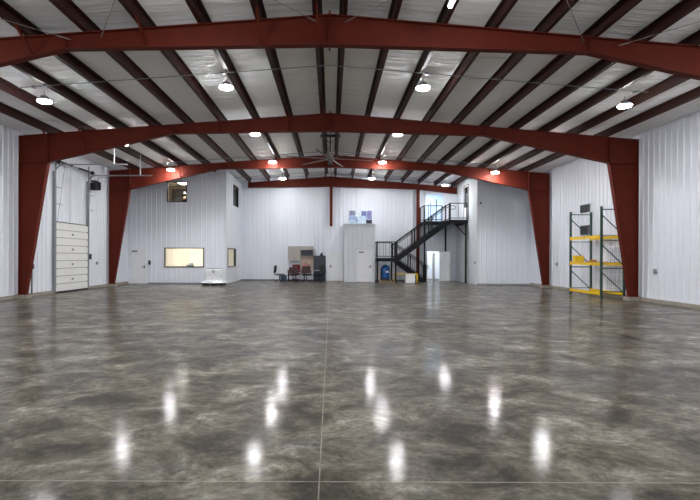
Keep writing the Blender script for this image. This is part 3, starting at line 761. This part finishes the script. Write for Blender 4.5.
for k in range(3): MB().tube([(0.15*math.cos(a), 0.15*math.sin(a), 0.01+0.028*k) for a in [i*2*PI/20 for i in range(20)]], 0.016, 6, closed=True).build('loop', M['orange'], t)

# ------------------------------------------------------------------ closet boxes at the end wall
def closet(name, x0, x1, y0, y1, h, dx0, dx1, dh, lb, m):
    ribwall('wall_'+name+'_front', 'x', y0, -1, x0, x1, 0, lambda u: h, openings=[(dx0, dx1, 0, dh)], ribs=True, m=m, label=lb, thick=0.08)
    b = MB().box(x0, x0+0.05, y0+0.081, y1, 0, h).box(x1-0.05, x1, y0+0.081, y1, 0, h).box(x0-0.01, x1+0.01, y0-0.03, y1, h, h+0.04)
    tag(b.build('wall_'+name+'_sides', m), 'plain sides and flat top of the ' + lb.split(',')[0], 'wall', kind='structure')
closet('low_closet', -0.35, 0.86, 32.9, YB-0.04, 3.74, -0.17, 0.84, 2.08, 'recessed white closet left of the taller one, door in front', M['liner'])
closet('tall_closet', 0.87, 2.94, 31.8, YB-0.04, 3.86, 1.72, 2.76, 2.15, 'grey-white projecting closet under the photo banner, door on its right', M['closet'])
hinged_door(7, 'white door of the recessed closet, handle on its left', (-0.17, 32.9, 0), 1.01, 2.08, (1,0,0), (0,-1,0), False, m=M['doorwhite'])
hinged_door(8, 'white door of the projecting closet, handle on its right and dark closer', (1.72, 31.8, 0), 1.04, 2.15, (1,0,0), (0,-1,0), True, closer=True, m=M['doorwhite'])

# photo banner
def banner_mat():
    m = bpy.data.materials.new('photo_collage_print'); m.use_nodes = True
    nt = m.node_tree; b = nt.nodes['Principled BSDF']; tc = nt.nodes.new('ShaderNodeTexCoord')
    v = nt.nodes.new('ShaderNodeTexVoronoi'); v.inputs['Scale'].default_value = 2.2; v.distance = 'CHEBYCHEV'
    n = nt.nodes.new('ShaderNodeTexNoise'); n.inputs['Scale'].default_value = 4.5; n.inputs['Detail'].default_value = 5
    nt.links.new(tc.outputs['Object'], v.inputs['Vector']); nt.links.new(tc.outputs['Object'], n.inputs['Vector'])
    a = nt.nodes.new('ShaderNodeMath'); a.operation = 'MULTIPLY_ADD'; a.inputs[1].default_value = 0.35
    sep = nt.nodes.new('ShaderNodeSeparateColor'); nt.links.new(v.outputs['Color'], sep.inputs[0])
    nt.links.new(sep.outputs[0], a.inputs[0]); nt.links.new(n.outputs['Fac'], a.inputs[2])
    r = nt.nodes.new('ShaderNodeValToRGB'); cr = r.color_ramp
    cr.elements[0].position = 0.40; cr.elements[0].color = rgb(70, 74, 120)
    cr.elements[1].position = 0.86; cr.elements[1].color = rgb(232, 238, 244)
    for p, c in ((0.5, rgb(120, 128, 180)), (0.6, rgb(170, 190, 214)), (0.72, rgb(200, 218, 224))):
        e_ = cr.elements.new(p); e_.color = c
    nt.links.new(a.outputs[0], r.inputs[0]); nt.links.new(r.outputs[0], b.inputs['Base Color'])
    b.inputs['Roughness'].default_value = 0.35
    return m
t = thing('photo_banner', 'bluish photo collage banner on the end wall above the projecting closet', 'banner', (1.28, YB-0.035, 3.98))
MB().box(0, 1.62, -0.012, 0.0, 0, 0.98).build('print', banner_mat(), t)
MB().box(1.22, 1.60, -0.016, -0.012, 0.02, 0.32).build('black_panel', M['blackplastic'], t)
for x, z, w, h, c in ((0.03, .62, .38, .32, (128, 132, 160)), (.46, .62, .36, .32, (222, 228, 240)), (.88, .62, .34, .32, (110, 118, 170)), (1.25, .36, .34, .58, (128, 130, 178)), (0.03, .3, .5, .28, (150, 168, 204)), (.58, .06, .6, .5, (190, 210, 222)), (0.03, .03, .5, .24, (168, 196, 206))):
    MB().box(x, x+w, -0.0145, -0.012, z, z+h).build('picture', mat('print_tone', rgb(*c), 0.4, 0, 0.3, 9), t)

# ------------------------------------------------------------------ stairs
def charc(name, b, parent, bevel=0): return b.build(name, M['stair'], parent)
st = thing('staircase', 'charcoal steel switchback staircase rising to the upper landing', 'staircase', (0, 0, 0))
ZL, ZU = 1.60, 4.10
FY0, FY1 = 31.0, 32.0      # front (upper) flight
BY0, BY1 = 32.15, 33.15    # back (lower) flight
XA, XB_, XC = 4.30, 7.70, 6.42
# decks
MB().box(2.98, XA, FY0, BY1, ZL-0.04, ZL).build('landing_deck', M['tread'], st)
b = MB().box(2.98, XA, FY0-0.02, FY0+0.03, ZL-0.22, ZL+0.01).box(2.98, XA, BY1-0.03, BY1+0.02, ZL-0.22, ZL+0.01).box(2.96, 3.0, FY0, BY1, ZL-0.22, ZL+0.01).box(XA-0.03, XA, FY0, BY1, ZL-0.22, ZL-0.04)
b.build('landing_frame', M['stair'], st)
MB().box(XB_, ORX-0.02, FY0-0.1, YB-0.06, ZU-0.04, ZU).box(6.3, XB_, 32.3, YB-0.06, ZU-0.04, ZU).build('upper_deck', M['tread'], st)
b = MB().box(XB_-0.03, ORX-0.02, FY0-0.12, FY0-0.07, ZU-0.24, ZU+0.01).box(6.28, XB_, 32.28, 32.33, ZU-0.24, ZU+0.01).box(6.28, 6.33, 32.28, YB-0.06, ZU-0.24, ZU+0.01).box(XB_-0.03, XB_+0.02, FY0-0.1, 32.3, ZU-0.24, ZU-0.04).box(ORX-0.07, ORX-0.02, FY0-0.1, YB-0.06, ZU-0.24, ZU-0.04)
b.build('upper_deck_frame', M['stair'], st)
# flights
def flight(xa_, za_, xb_, zb_, y0, y1, n):
    for y in (y0, y1):
        MB().bar((xa_, y, za_-0.10), (xb_, y, zb_-0.10), 0.05, 0.27).build('stringer', M['stair'], st)
    for i in range(n):
        t_ = (i+0.5)/n
        x = xa_+(xb_-xa_)*t_; z = za_+(zb_-za_)*(i+1)/n - 0.0
        hw = abs(xb_-xa_)/n*0.55
        MB().box(x-hw, x+hw, y0+0.025, y1-0.025, z-0.035-abs(zb_-za_)/n, z-abs(zb_-za_)/n).build('tread', M['tread'], st)
flight(XA, ZL, XB_, ZU, FY0, FY1, 14)
flight(XC, 0.0, XA, ZL, BY0, BY1, 9)
# posts under the decks
for x, y, z in ((3.03, FY0+0.03, ZL), (3.03, BY1-0.03, ZL), (4.22, FY0+0.03, ZL), (4.22, BY1-0.03, ZL), (8.76, FY0-0.05, ZU), (6.36, 32.36, ZU), (8.05, 33.45, ZU),):
    zt = z-0.2
    p = MB().box(x-0.05, x+0.05, y-0.05, y+0.05, 0.015, zt).build('support_post', M['stair'], st)
    MB().box(x-0.09, x+0.09, y-0.09, y+0.09, 0, 0.015).build('post_base', M['stair'], p)
MB().bar((8.76, FY0-0.05, 3.1), (8.0, FY0-0.05, ZU-0.2), 0.06).build('knee_brace', M['stair'], st)
# railings
RW = 0.05
def rail_run(p, q, posts, hgt=1.06, balus=0.36, mid=True):
    p, q = Vector(p), Vector(q); L = (Vector((q.x-p.x, q.y-p.y, 0))).length
    up = Vector((0, 0, 1))
    b = MB().bar(p+up*hgt, q+up*hgt, RW, RW)
    if mid: b.bar(p+up*(hgt-0.15), q+up*(hgt-0.15), 0.025, 0.03)
    b.bar(p+up*0.12, q+up*0.12, 0.04, 0.045)
    for c in (p, q): b.bar(c+up*0.1, c+up*hgt, 0.03)
    r = b.build('guard_rail', M['stair'], st)
    n = max(2, int(L/balus)+1)
    for i in range(1, n):
        c = p+(q-p)*i/n
        MB().bar(c+up*0.12, c+up*(hgt-0.15 if mid else hgt), 0.018).build('baluster', M['stair'], r)
    for i in range(posts):
        c = p+(q-p)*(i/(posts-1))
        MB().bar(c-up*0.12, c+up*(hgt+0.02), 0.07).build('rail_post', M['stair'], r)
rail_run((3.0, FY0, ZL), (XA-0.08, FY0, ZL), 2, 1.06, 0.6, False)
rail_run((3.0, BY1, ZL), (XA-0.08, BY1, ZL), 2, 1.06, 0.6, False)
rail_run((3.0, FY0, ZL), (3.0, BY1, ZL), 2, 1.06, 0.6, False)
rail_run((XA, FY0-0.0, ZL), (XB_, FY0, ZU), 4, 1.06, 0.34, True)
rail_run((XA, FY1, ZL), (XB_, FY1, ZU), 4, 1.06, 0.34, True)
rail_run((XC, BY0, 0.1), (XA, BY0, ZL), 3, 1.04, 0.34, True)
rail_run((XC, BY1, 0.1), (XA, BY1, ZL), 3, 1.04, 0.34, True)
rail_run((XB_+0.03, FY0-0.09, ZU), (ORX-0.08, FY0-0.09, ZU), 2, 1.08, 2.0, False)
rail_run((6.31, 32.3, ZU), (XB_-0.18, 32.3, ZU), 2, 1.06, 0.62, False)
rail_run((6.31, 32.3, ZU), (6.31, YB-0.12, ZU), 2, 1.06, 0.62, False)
# returned handrail loops at the top and at the landing
MB().tube([(XB_-0.02, FY0-0.05, ZU+0.92), (XB_+0.34, FY0-0.05, ZU+0.92), (XB_+0.4, FY0-0.05, ZU+0.86), (XB_+0.4, FY0-0.05, ZU+0.76), (XB_+0.34, FY0-0.05, ZU+0.7), (XB_+0.02, FY0-0.05, ZU+0.7)], 0.018, 8).build('handrail_return', M['stair'], st)
MB().tube([(XA, FY0-0.05, ZL+0.88), (XA-0.34, FY0-0.05, ZL+0.88), (XA-0.4, FY0-0.05, ZL+0.82), (XA-0.4, FY0-0.05, ZL+0.7), (XA-0.34, FY0-0.05, ZL+0.66), (XA-0.08, FY0-0.05, ZL+0.66)], 0.018, 8).build('handrail_return', M['stair'], st)

# things under and beside the stairs
t = thing('plastic_drum', 'blue plastic drum with black lid and base under the lower stair landing', 'drum', (3.66, 32.0, 0.14))
MB().lathe([(0.24, 0.06), (0.28, 0.10), (0.29, 0.3), (0.275, 0.33), (0.29, 0.36), (0.29, 0.66), (0.275, 0.69), (0.285, 0.72), (0.27, 0.86), (0.17, 0.95), (0.07, 0.97)], n=32).build('body', M['blue'], t, smooth=True)
MB().lathe([(0.25, 0.0), (0.29, 0.02), (0.29, 0.09), (0.25, 0.11)], n=24).build('base', M['blackplastic'], t)
MB().lathe([(0.07, 0.965), (0.07, 1.0), (0.03, 1.01)], n=16).build('cap', M['blackplastic'], t)
MB().box(-0.34, -0.24, -0.18, 0.0, 0.0, 0.78).build('pump_bracket', M['blackplastic'], t, bevel=0.02)
MB().box(0.0, 0.2, -0.30, -0.285, 0.48, 0.62).build('paper_label', M['white'], t)
t = thing('wooden_pallet', 'low pine pallet under the blue drum', 'pallet', (3.66, 32.0, 0))
for x in (-0.4, 0, 0.36): MB().box(x, x+0.04, -0.35, 0.35, 0.02, 0.12).build('stringer', M['lighttan'], t)
for i in range(5): MB().box(-0.42, 0.42, -0.36+0.155*i, -0.26+0.155*i, 0.12, 0.14).build('deck_board', M['lighttan'], t)
for i in range(2): MB().box(-0.42, 0.42, -0.36+0.62*i, -0.26+0.62*i, 0.0, 0.02).build('bottom_board', M['lighttan'], t)
t = thing('leaning_board', 'narrow pale board leaning by the closet under the landing', 'board', (3.13, 31.25, 0))
MB().bar((0.06, 0, 0.03), (-0.04, 0.05, 1.15), 0.10, 0.03, up=(1,0,0)).build('board', M['lighttan'], t)

t = thing('yellow_rail_bench', 'yellow steel rail frame standing in front of the lower stair flight', 'rail', (4.95, 31.35, 0))
MB().box(-0.79, 0.77, -0.04, 0.04, 0.52, 0.60).build('top_rail', M['yellow'], t)
for x in (-0.77, 0.69):
    lg = MB().box(x, x+0.08, -0.04, 0.04, 0.012, 0.52).build('leg', M['yellow'], t)
    MB().box(x-0.03, x+0.11, -0.08, 0.08, 0, 0.012).build('foot_plate', M['yellow'], lg)
t = thing('storage_tote', 'white box with cardboard on top, tucked against the yellow rail', 'box', (5.16, 31.02, 0))
MB().box(-0.31, 0.30, -0.19, 0.22, 0, 0.52).build('body', M['white'], t, bevel=0.012)
MB().box(-0.33, 0.32, -0.21, 0.24, 0.52, 0.56).build('lid', M['white'], t, bevel=0.006)
tag(MB().box(4.88, 5.43, 30.87, 31.2, 0.562, 0.61).build('cardboard_flat', M['cardboard'], bevel=0.004), 'flattened cardboard lying on the white box by the yellow rail', 'cardboard')

# ------------------------------------------------------------------ wrapped pallet by the office
t = thing('plastic_pallet', 'black plastic pallet under the white shrink-wrapped load by the office corner', 'pallet', (-6.82, 27.8, 0))
for x in (-0.58, -0.08, 0.42):
    for y in (-0.5, -0.08, 0.36): MB().box(x, x+0.16, y, y+0.14, 0.0, 0.10).build('block', M['blackplastic'], t)
MB().box(-0.6, 0.6, -0.5, 0.5, 0.10, 0.14).build('deck', M['blackplastic'], t, bevel=0.01)
def wrapped():
    bm = bmesh.new(); n = 40
    rnd = random.Random(3); rings = []
    lev = [(0.14, 0.66, 0.53), (0.17, 0.62, 0.50), (0.25, 0.54, 0.47), (0.33, 0.49, 0.44), (0.5, 0.47, 0.43), (0.7, 0.48, 0.44), (0.86, 0.47, 0.44), (0.93, 0.45, 0.42), (0.96, 0.40, 0.38)]
    for z, a, b in lev:
        ring = []
        for k in range(n):
            th = 2*PI*k/n; c, s = math.cos(th), math.sin(th)
            e_ = 0.28
            x = a*math.copysign(abs(c)**e_, c); y = b*math.copysign(abs(s)**e_, s)
            j = rnd.uniform(-0.018, 0.018)
            ring.append(bm.verts.new((x*(1+j), y*(1+j), z + (rnd.uniform(-0.015, 0.015) if 0.2 < z < 0.9 else rnd.uniform(0, 0.012)))))
        rings.append(ring)
    for p, q in zip(rings, rings[1:]):
        for k in range(n): bm.faces.new((p[k], p[(k+1)%n], q[(k+1)%n], q[k]))
    bm.faces.new(rings[-1]); bm.faces.new(rings[0][::-1])
    me = bpy.data.meshes.new('wrap'); bm.to_mesh(me); bm.free()
    o = bpy.data.objects.new('wrapped_load', me); C.objects.link(o); me.materials.append(M['wrap'])
    o.location = (-6.80, 27.8, 0.0); o.scale = (1, 1, 1)
    tag(o, 'white shrink-wrapped load bulging over its black pallet by the office corner', 'wrapped load')
    MB().box(-0.42, 0.38, -0.4, 0.4, 0.95, 0.985).build('top_sheet', M['laminate'], o)
    MB().box(-0.03, 0.04, -0.456, -0.44, 0.72, 0.88).box(0.08, 0.12, -0.456, -0.44, 0.7, 0.9).build('print', M['box_grey'], o)
wrapped()

# ------------------------------------------------------------------ desk area
dk = thing('worktable', 'long pale worktable with a red edge among the office chairs', 'table', (-1.85, 32.55, 0))
MB().box(-1.15, 1.15, -0.36, 0.36, 0.72, 0.75).build('tabletop', M['tabletop'], dk)
MB().box(-1.16, 0.2, -0.375, -0.36, 0.725, 0.755).build('edge_band', M['redtrim'], dk)
for x in (-1.08, 0.0, 1.03):
    for y in (-0.3, 0.26): MB().box(x, x+0.05, y, y+0.05, 0, 0.72).build('leg', M['navy'], dk)
hc = thing('overhead_cabinet', 'greige wall cabinet with a closed left half and open right shelf above the worktable', 'cabinet', (-3.02, YB-0.06, 1.36))
W = 1.80
MB().box(0, W, -0.36, -0.0, 1.02, 1.05).box(0, 0.025, -0.36, 0, 0, 1.02).box(0.86, 0.885, -0.36, 0, 0.0, 1.02).box(W-0.025, W, -0.36, 0, -0.66, 1.02).box(0, 0.86, -0.36, 0, 0, 0.025).box(0.885, W-0.025, -0.36, 0, 0.33, 0.355).box(0, W, -0.012, 0, 0, 1.02).build('carcass', M['laminate'], hc)
for x in (0.03, 0.45):
    d_ = MB().box(x, x+0.40, -0.38, -0.36, 0.03, 1.01).build('door', M['laminate'], hc)
    MB().box(x+(0.34 if x < 0.1 else 0.03), x+(0.36 if x < 0.1 else 0.05), -0.40, -0.38, 0.12, 0.26).build('handle', M['louver'], d_)
MB().box(0.89, W-0.03, -0.38, -0.36, 0.80, 1.01).build('flap', M['laminate'], hc)
MB().box(0.89, W-0.03, -0.02, -0.013, -0.66, 0.33).build('back_panel', M['pinboard'], hc)
t = thing('flat_monitor', 'black flat monitor on the open shelf of the wall cabinet', 'monitor', (-1.70, YB-0.26, 1.715))
MB().box(-0.38, 0.38, -0.03, 0.03, 0.035, 0.42).build('screen', M['navy'], t, bevel=0.008)
MB().box(-0.14, 0.14, -0.08, 0.08, 0.0, 0.012).box(-0.03, 0.03, 0.0, 0.03, 0.012, 0.06).build('stand', M['blackplastic'], t)
for k, (x, z, c) in enumerate(((-1.95, 0.98, (214, 150, 130)), (-1.62, 1.15, (226, 206, 196)), (-1.72, 0.92, (190, 150, 140)))):
    o = MB().box(x, x+0.2, YB-0.088, YB-0.082, z, z+0.26).build('notice', mat('notice_paper', rgb(*c), 0.8, 0, 0.1, 20))
    tag(o, ['salmon paper notice pinned low left on the board above the worktable', 'pale paper notice pinned highest on the board above the worktable', 'brownish paper notice pinned low in the middle of the board above the worktable'][k], 'paper notice')
fc = thing('filing_cabinet', 'tall navy-black cabinet between the worktable and the recessed closet', 'cabinet', (-0.80, 33.38, 0))
MB().box(-0.42, 0.42, -0.25, 0.27, 0.0, 1.74).build('body', M['navy'], fc, bevel=0.008)
zz = 0.06
for h_ in (0.38, 0.38, 0.40, 0.40):
    dr = MB().box(-0.39, 0.39, -0.27, -0.25, zz, zz+h_-0.02).build('drawer', M['navy'], fc, bevel=0.004)
    MB().box(-0.1, 0.1, -0.29, -0.27, zz+h_*0.6, zz+h_*0.6+0.025).build('handle', M['black'], dr)
    zz += h_
t = thing('desk_phone', 'small black device standing on the tall navy cabinet', 'device', (-0.66, 33.3, 1.74))
MB().box(-0.13, 0.13, -0.1, 0.1, 0, 0.07).build('base', M['blackplastic'], t, bevel=0.01)
MB().bar((-0.05, 0, 0.06), (0.03, 0.06, 0.2), 0.16, 0.05).build('display', M['blackplastic'], t)
t = thing('wire_basket', 'white wire basket on the left of the tall navy cabinet', 'basket', (-1.02, 33.3, 1.74))
b = MB()
for z, r_ in ((0.006, 0.1), (0.07, 0.13), (0.14, 0.15)): b.tube([(r_*1.1*math.cos(a), r_*math.sin(a), z) for a in [i*2*PI/20 for i in range(20)]], 0.006, 5, closed=True)
for i in range(10):
    a = i*2*PI/10; b.tube([(0.11*math.cos(a), 0.1*math.sin(a), 0.006), (0.165*math.cos(a), 0.15*math.sin(a), 0.14)], 0.004, 5)
b.build('wires', M['white'], t)
t = thing('desk_bottle', 'small white spray bottle on the worktable under the wall cabinet', 'bottle', (-1.75, 32.5, 0.75))
MB().lathe([(0.045, 0), (0.05, 0.02), (0.05, 0.16), (0.02, 0.21), (0.018, 0.25)], n=16).build('body', M['white'], t, smooth=True)
MB().box(-0.02, 0.06, -0.015, 0.015, 0.25, 0.28).build('nozzle', M['white'], t)

def office_chair(loc, rz, label, mb_, ms, arms=True, hb=1.02):
    """front faces local -Y... seat front towards +Y local"""
    r = thing('office_chair', label, 'office chair', loc, rz, 'office chairs round the worktable')
    r.scale = (1.14, 1.14, 1.06)
    def pad(x0, x1, y0, y1, z0, z1, curve, name, m, vertical=False):
        bm = bmesh.new(); n = 6; g = []
        for i in range(n+1):
            row = []
            for j in range(n+1):
                u = i/n*2-1; v = j/n*2-1
                if vertical:
                    x = (x0+x1)/2+u*(x1-x0)/2*(1-0.12*max(0, v)**2); z = (z0+z1)/2+v*(z1-z0)/2; y = y0+curve*(u*u)+0.02*v
                    row.append((x, y, z))
                else:
                    x = (x0+x1)/2+u*(x1-x0)/2; y = (y0+y1)/2+v*(y1-y0)/2; z = z1-curve*max(0, v)**2*1.0
                    row.append((x, y, z))
            g.append(row)
        th = 0.09
        A = [[bm.verts.new(p) for p in row] for row in g]
        B = [[bm.verts.new((p[0], p[1]-th, p[2]) if vertical else (p[0], p[1], p[2]-th)) for p in row] for row in g]
        for i in range(n):
            for j in range(n):
                bm.faces.new((A[i][j], A[i+1][j], A[i+1][j+1], A[i][j+1])); bm.faces.new((B[i][j], B[i][j+1], B[i+1][j+1], B[i+1][j]))
        edge = [(i, 0) for i in range(n)] + [(n, j) for j in range(n)] + [(i, n) for i in range(n, 0, -1)] + [(0, j) for j in range(n, 0, -1)]
        for k in range(len(edge)):
            a, b_ = edge[k], edge[(k+1) % len(edge)]
            bm.faces.new((A[a[0]][a[1]], B[a[0]][a[1]], B[b_[0]][b_[1]], A[b_[0]][b_[1]]))
        bmesh.ops.recalc_face_normals(bm, faces=bm.faces[:])
        me = bpy.data.meshes.new(name); bm.to_mesh(me); bm.free(); me.materials.append(m)
        o = bpy.data.objects.new(name, me); C.objects.link(o); o.parent = r
        bv = o.modifiers.new('b', 'BEVEL'); bv.width = 0.02; bv.segments = 2; bv.limit_method = 'ANGLE'
        return o
    pad(-0.27, 0.27, -0.24, 0.28, 0.42, 0.51, 0.04, 'seat', ms)
    pad(-0.26, 0.26, -0.25, 0, 0.55, hb, 0.05, 'backrest', mb_, True)
    MB().bar((0, -0.12, 0.41), (0, -0.30, 0.45), 0.06, 0.03).bar((0, -0.30, 0.44), (0, -0.315, 0.8), 0.06, 0.025, up=(0,1,0)).build('back_support', M['blackplastic'], r)
    MB().tube([(0, 0, 0.10), (0, 0, 0.42)], [0.03, 0.028], 12).build('gas_column', M['blackplastic'], r)
    MB().box(-0.12, 0.12, -0.12, 0.12, 0.395, 0.425).build('seat_plate', M['blackplastic'], r)
    for k in range(5):
        a = 2*PI*k/5+0.3; c, s = math.cos(a), math.sin(a)
        lg = MB().bar((0.02*c, 0.02*s, 0.12), (0.28*c, 0.28*s, 0.075), 0.05, 0.03).build('leg', M['blackplastic'], r)
        MB().tube([(0.28*c-0.022*s, 0.28*s+0.022*c, 0.03), (0.28*c+0.022*s, 0.28*s-0.022*c, 0.03)], 0.03, 12).build('caster', M['black'], lg)
    if arms:
        for sx in (-1, 1):
            ar = MB().tube([(sx*0.20, 0.0, 0.42), (sx*0.29, 0.0, 0.46), (sx*0.295, -0.02, 0.66)], 0.015, 8).build('arm_bracket', M['blackplastic'], r)
            MB().box(sx*0.295-0.03, sx*0.295+0.03, -0.14, 0.12, 0.66, 0.69).build('armrest', M['blackplastic'], ar, bevel=0.01)
    return r
office_chair((-3.42, 31.75, 0), -PI/2, 'black office chair with grey seat, side-on at the left end of the worktable', M['chairblack'], M['chairgrey'], arms=False)
office_chair((-2.52, 31.62, 0), 0.12, 'black office chair seen from behind, second from the left, in front of the burgundy one', M['chairbrown'], M['chairbrown'], True, 0.93)
office_chair((-2.45, 33.22, 0), PI, 'burgundy office chair behind the worktable facing out', M['chairred'], M['chairred'], False, 1.06)
office_chair((-1.62, 31.75, 0), -0.05, 'plum-brown office chair seen from behind in front of the middle of the worktable', M['chairbrown'], M['chairblack'], True, 1.0)
office_chair((-0.78, 31.80, 0), 0.9, 'black office chair turned aside in front of the tall navy cabinet', M['chairblack'], M['chairblack'], True, 1.04)
t = thing('storage_tub', 'blue-grey fabric tub on the floor under the left end of the worktable', 'tub', (-3.22, 32.35, 0))
MB().lathe([(0.17, 0.0), (0.2, 0.02), (0.22, 0.40), (0.2, 0.41)], n=20).build('body', M['bluegrey'], t)
MB().tube([(0.22*math.cos(a), 0.22*math.sin(a), 0.405) for a in [i*2*PI/20 for i in range(20)]], 0.014, 6, closed=True).build('rim', M['bluegrey'], t)

# ------------------------------------------------------------------ world, camera
w = bpy.data.worlds.new('world'); bpy.context.scene.world = w; w.use_nodes = True
w.node_tree.nodes['Background'].inputs[0].default_value = (0.8, 0.9, 1.0, 1)
w.node_tree.nodes['Background'].inputs[1].default_value = 2.6
# sky light through an opening added behind the viewer to brighten ceiling and frames
pl = bpy.data.lights.new('added_opening_portal', 'AREA'); pl.shape = 'RECTANGLE'; pl.size = 21.8; pl.size_y = 5.2; pl.cycles.is_portal = True
po = bpy.data.objects.new('added_opening_portal', pl); C.objects.link(po); po.location = (-0.1, YF-0.15, 2.6); po.rotation_euler = (PI/2, 0, 0)
cam = bpy.data.cameras.new('camera'); co = bpy.data.objects.new('camera', cam); C.objects.link(co)
co.location = (0, 0, 1.68); co.rotation_euler = (PI/2, -0.0035, 0)
cam.sensor_width = 36; cam.lens = 24.47; cam.shift_x = (350-331)/700; cam.shift_y = (256.7-250)/700
cam.clip_end = 200
sc = bpy.context.scene; sc.camera = co
sc.view_settings.view_transform = 'Standard'; sc.view_settings.look = 'None'
sc.view_settings.gamma = 1; sc.view_settings.use_curve_mapping = False
sc.view_settings.exposure = 0.0
sc.cycles.max_bounces = 10; sc.cycles.diffuse_bounces = 6; sc.cycles.glossy_bounces = 4
sc.cycles.use_denoising = True
sc.cycles.sample_clamp_indirect = 8
